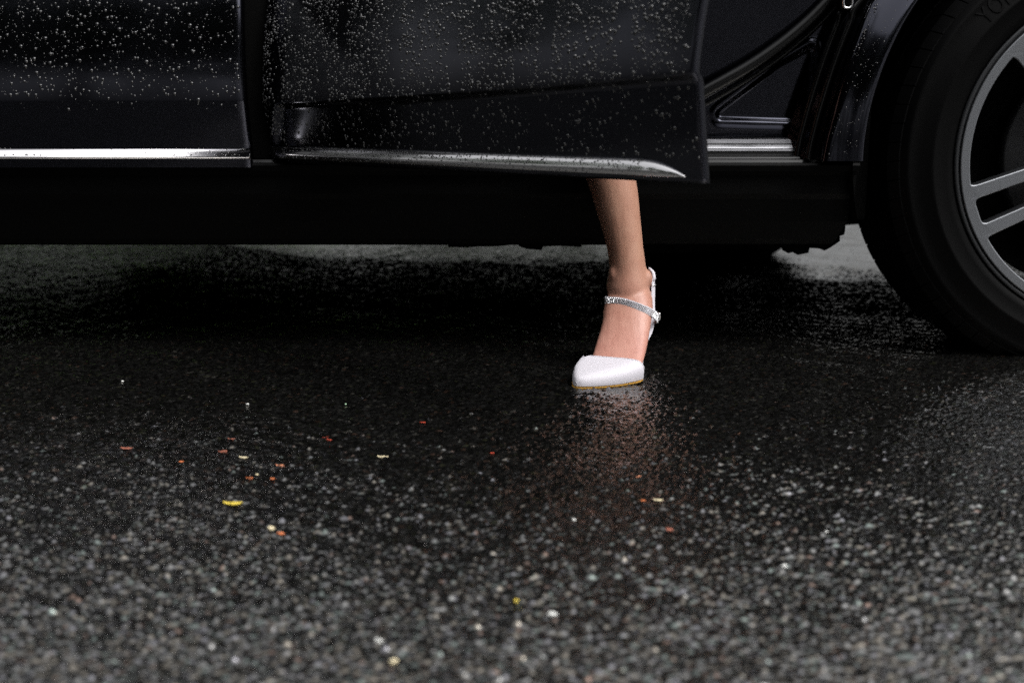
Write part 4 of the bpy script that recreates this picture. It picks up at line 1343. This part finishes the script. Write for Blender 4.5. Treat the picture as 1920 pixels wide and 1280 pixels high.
flake('pebble', 710, 1208, 0.0085, 0.0075, 'white', 'blurred pale pebble near the bottom, left of centre', 0, pebble=True)
flake('pebble', 738, 1246, 0.0085, 0.0075, 'cream', 'lowest blurred pale pebble at the bottom edge', 0, pebble=True)
flake('pebble', 968, 1131, 0.006, 0.006, 'yellow', 'yellowish blurred chip beside the large white pebble', 0, pebble=True)

# ------------------------------------------------------------------ unseen trees added to shape reflections, and a grass verge beyond the car
def foliage_material(name, c1, c2):
    m = mat(name, c1, rough=0.8, spec=0.05)
    n, l, b = nodes(m)
    oi = n.new('ShaderNodeTexCoord'); ns = n.new('ShaderNodeTexNoise'); ns.inputs['Scale'].default_value = 1.3
    mx = n.new('ShaderNodeMix'); mx.data_type = 'RGBA'
    mx.inputs['A'].default_value = (*c1, 1); mx.inputs['B'].default_value = (*c2, 1)
    l.new(oi.outputs['Object'], ns.inputs['Vector']); l.new(ns.outputs['Fac'], mx.inputs['Factor'])
    l.new(mx.outputs['Result'], b.inputs['Base Color'])
    return m
M['leaf'] = foliage_material('leaves', (0.012, 0.030, 0.006), (0.028, 0.058, 0.012))
M['bark'] = mat('bark', (0.03, 0.024, 0.018), rough=0.9)
M['grass'] = foliage_material('grass', (0.030, 0.070, 0.010), (0.07, 0.12, 0.02))
def woods(name, blobs, n_leaf, size, label):
    """leaf clumps spread through crowns on trunks; a wood that reads as one mass"""
    pts = []
    nr = np.random.default_rng(11)
    V, F = [], []
    for (bx, by, bz, rx, ry, rz_) in blobs:
        k = int(n_leaf * rx * rz_ / 4)
        d = nr.normal(size=(k, 3)); d /= np.linalg.norm(d, axis=1)[:, None]
        rr = nr.random(k) ** 0.4
        c = np.array([bx, by, bz]) + d * rr[:, None] * np.array([rx, ry, rz_])
        u = nr.normal(size=(k, 3)); u /= np.linalg.norm(u, axis=1)[:, None]
        w = np.cross(u, nr.normal(size=(k, 3))); w /= np.linalg.norm(w, axis=1)[:, None]
        s = size * (0.6 + 0.8 * nr.random(k))[:, None]
        q = np.stack([c - u * s, c - w * s * 0.6, c + u * s, c + w * s * 0.6], 1).reshape(-1, 3)
        b = len(V); V.extend(q.tolist())
        F.extend([(b + 4 * i, b + 4 * i + 1, b + 4 * i + 2, b + 4 * i + 3) for i in range(k)])
    nl = len(F)
    for (bx, by, bz, rx, ry, rz_) in blobs:
        b = len(V); r = 0.09 + 0.05 * rx
        for (z, q) in ((0, 1.3), (0.4, 1.0), (bz, 0.6)):
            for k in range(8):
                a = k * math.pi / 4
                V.append((bx + r * q * math.cos(a), by + r * q * math.sin(a), z))
        for i in range(2):
            for k in range(8): F.append((b + i * 8 + k, b + i * 8 + (k + 1) % 8, b + i * 8 + 8 + (k + 1) % 8, b + i * 8 + 8 + k))
    o = mesh(name, V, F, M['leaf'], None, False)
    o.data.materials.append(M['bark'])
    mi = np.zeros(len(F), dtype=np.int32); mi[nl:] = 1
    o.data.polygons.foreach_set('material_index', mi)
    tag(o, label, kind='stuff')
    return o
bl = []  # unseen crowns placed to darken reflections in the doors and quarter panel
for i in range(18):
    x = -15 + 1.75 * i + random.uniform(-0.4, 0.4)
    bl.append((x, -8.5 + random.uniform(-0.8, 0.8), 4.6 + random.uniform(-0.3, 0.5), 1.7, 1.4, 2.9))
for i in range(6):
    bl.append((-14 + 3.2 * i, -11.5, 6.0, 2.2, 1.8, 3.6))
for i in range(7):
    bl.append((-14.5 + random.uniform(-0.8, 0.8), -7 + 3.1 * i, 4.9 + random.uniform(-0.3, 0.5), 1.6, 1.6, 2.9))
woods('reflection_woods', bl, 900, 0.16, 'dark leafy trees added out of view to darken reflections in the car')
bl = []  # unseen trees added beyond the car to darken the road under it
for i in range(16):
    x = -15 + 2.0 * i + random.uniform(-0.3, 0.3)
    if 2.6 < x < 6.0: continue  # gap left so open sky brightens the road beside the tyre
    bl.append((x, 15.0 + random.uniform(-0.8, 0.8), 4.9 + random.uniform(-0.2, 0.2), 1.9, 1.5, 3.5))
    if x > 5: bl.append((x, 16.5, 8.5, 2.2, 1.8, 4.0))  # taller crowns added to darken reflections on the right of the road
for i in range(7):
    bl.append((-9.9 + 1.1 * i, 11.5 + random.uniform(-0.3, 0.3), 0.66, 0.9, 0.8, 0.85 + random.uniform(-0.1, 0.15)))
for i in range(5):
    bl.append((-2.4 + 0.85 * i, 11.5 + random.uniform(-0.2, 0.2), 0.36, 0.7, 0.6, 0.40 + random.uniform(-0.04, 0.06)))
woods('reflection_belt', bl, 800, 0.17, 'unseen belt of dark green trees and low shrubs, shaped to darken reflections on the road')

def grass(name, x0, x1, y0, y1, n):
    nr = np.random.default_rng(3)
    x = x0 + (x1 - x0) * nr.random(n); y = y0 + (y1 - y0) * nr.random(n)
    h = 0.05 + 0.10 * nr.random(n); a = nr.random(n) * 6.283; ln = nr.normal(size=(n, 2)) * 0.03
    w = 0.004
    V = np.empty((n, 3, 3))
    V[:, 0] = np.stack([x - w * np.cos(a), y - w * np.sin(a), np.zeros(n)], -1)
    V[:, 1] = np.stack([x + w * np.cos(a), y + w * np.sin(a), np.zeros(n)], -1)
    V[:, 2] = np.stack([x + ln[:, 0], y + ln[:, 1], h], -1)
    o = mesh(name, V.reshape(-1, 3), [(3 * i, 3 * i + 1, 3 * i + 2) for i in range(n)], M['grass'], None, False)
    tag(o, 'green grass verge beyond the front of the car', kind='stuff')
grass('grass_verge', -9, -0.9, 4.6, 8.5, 60000)
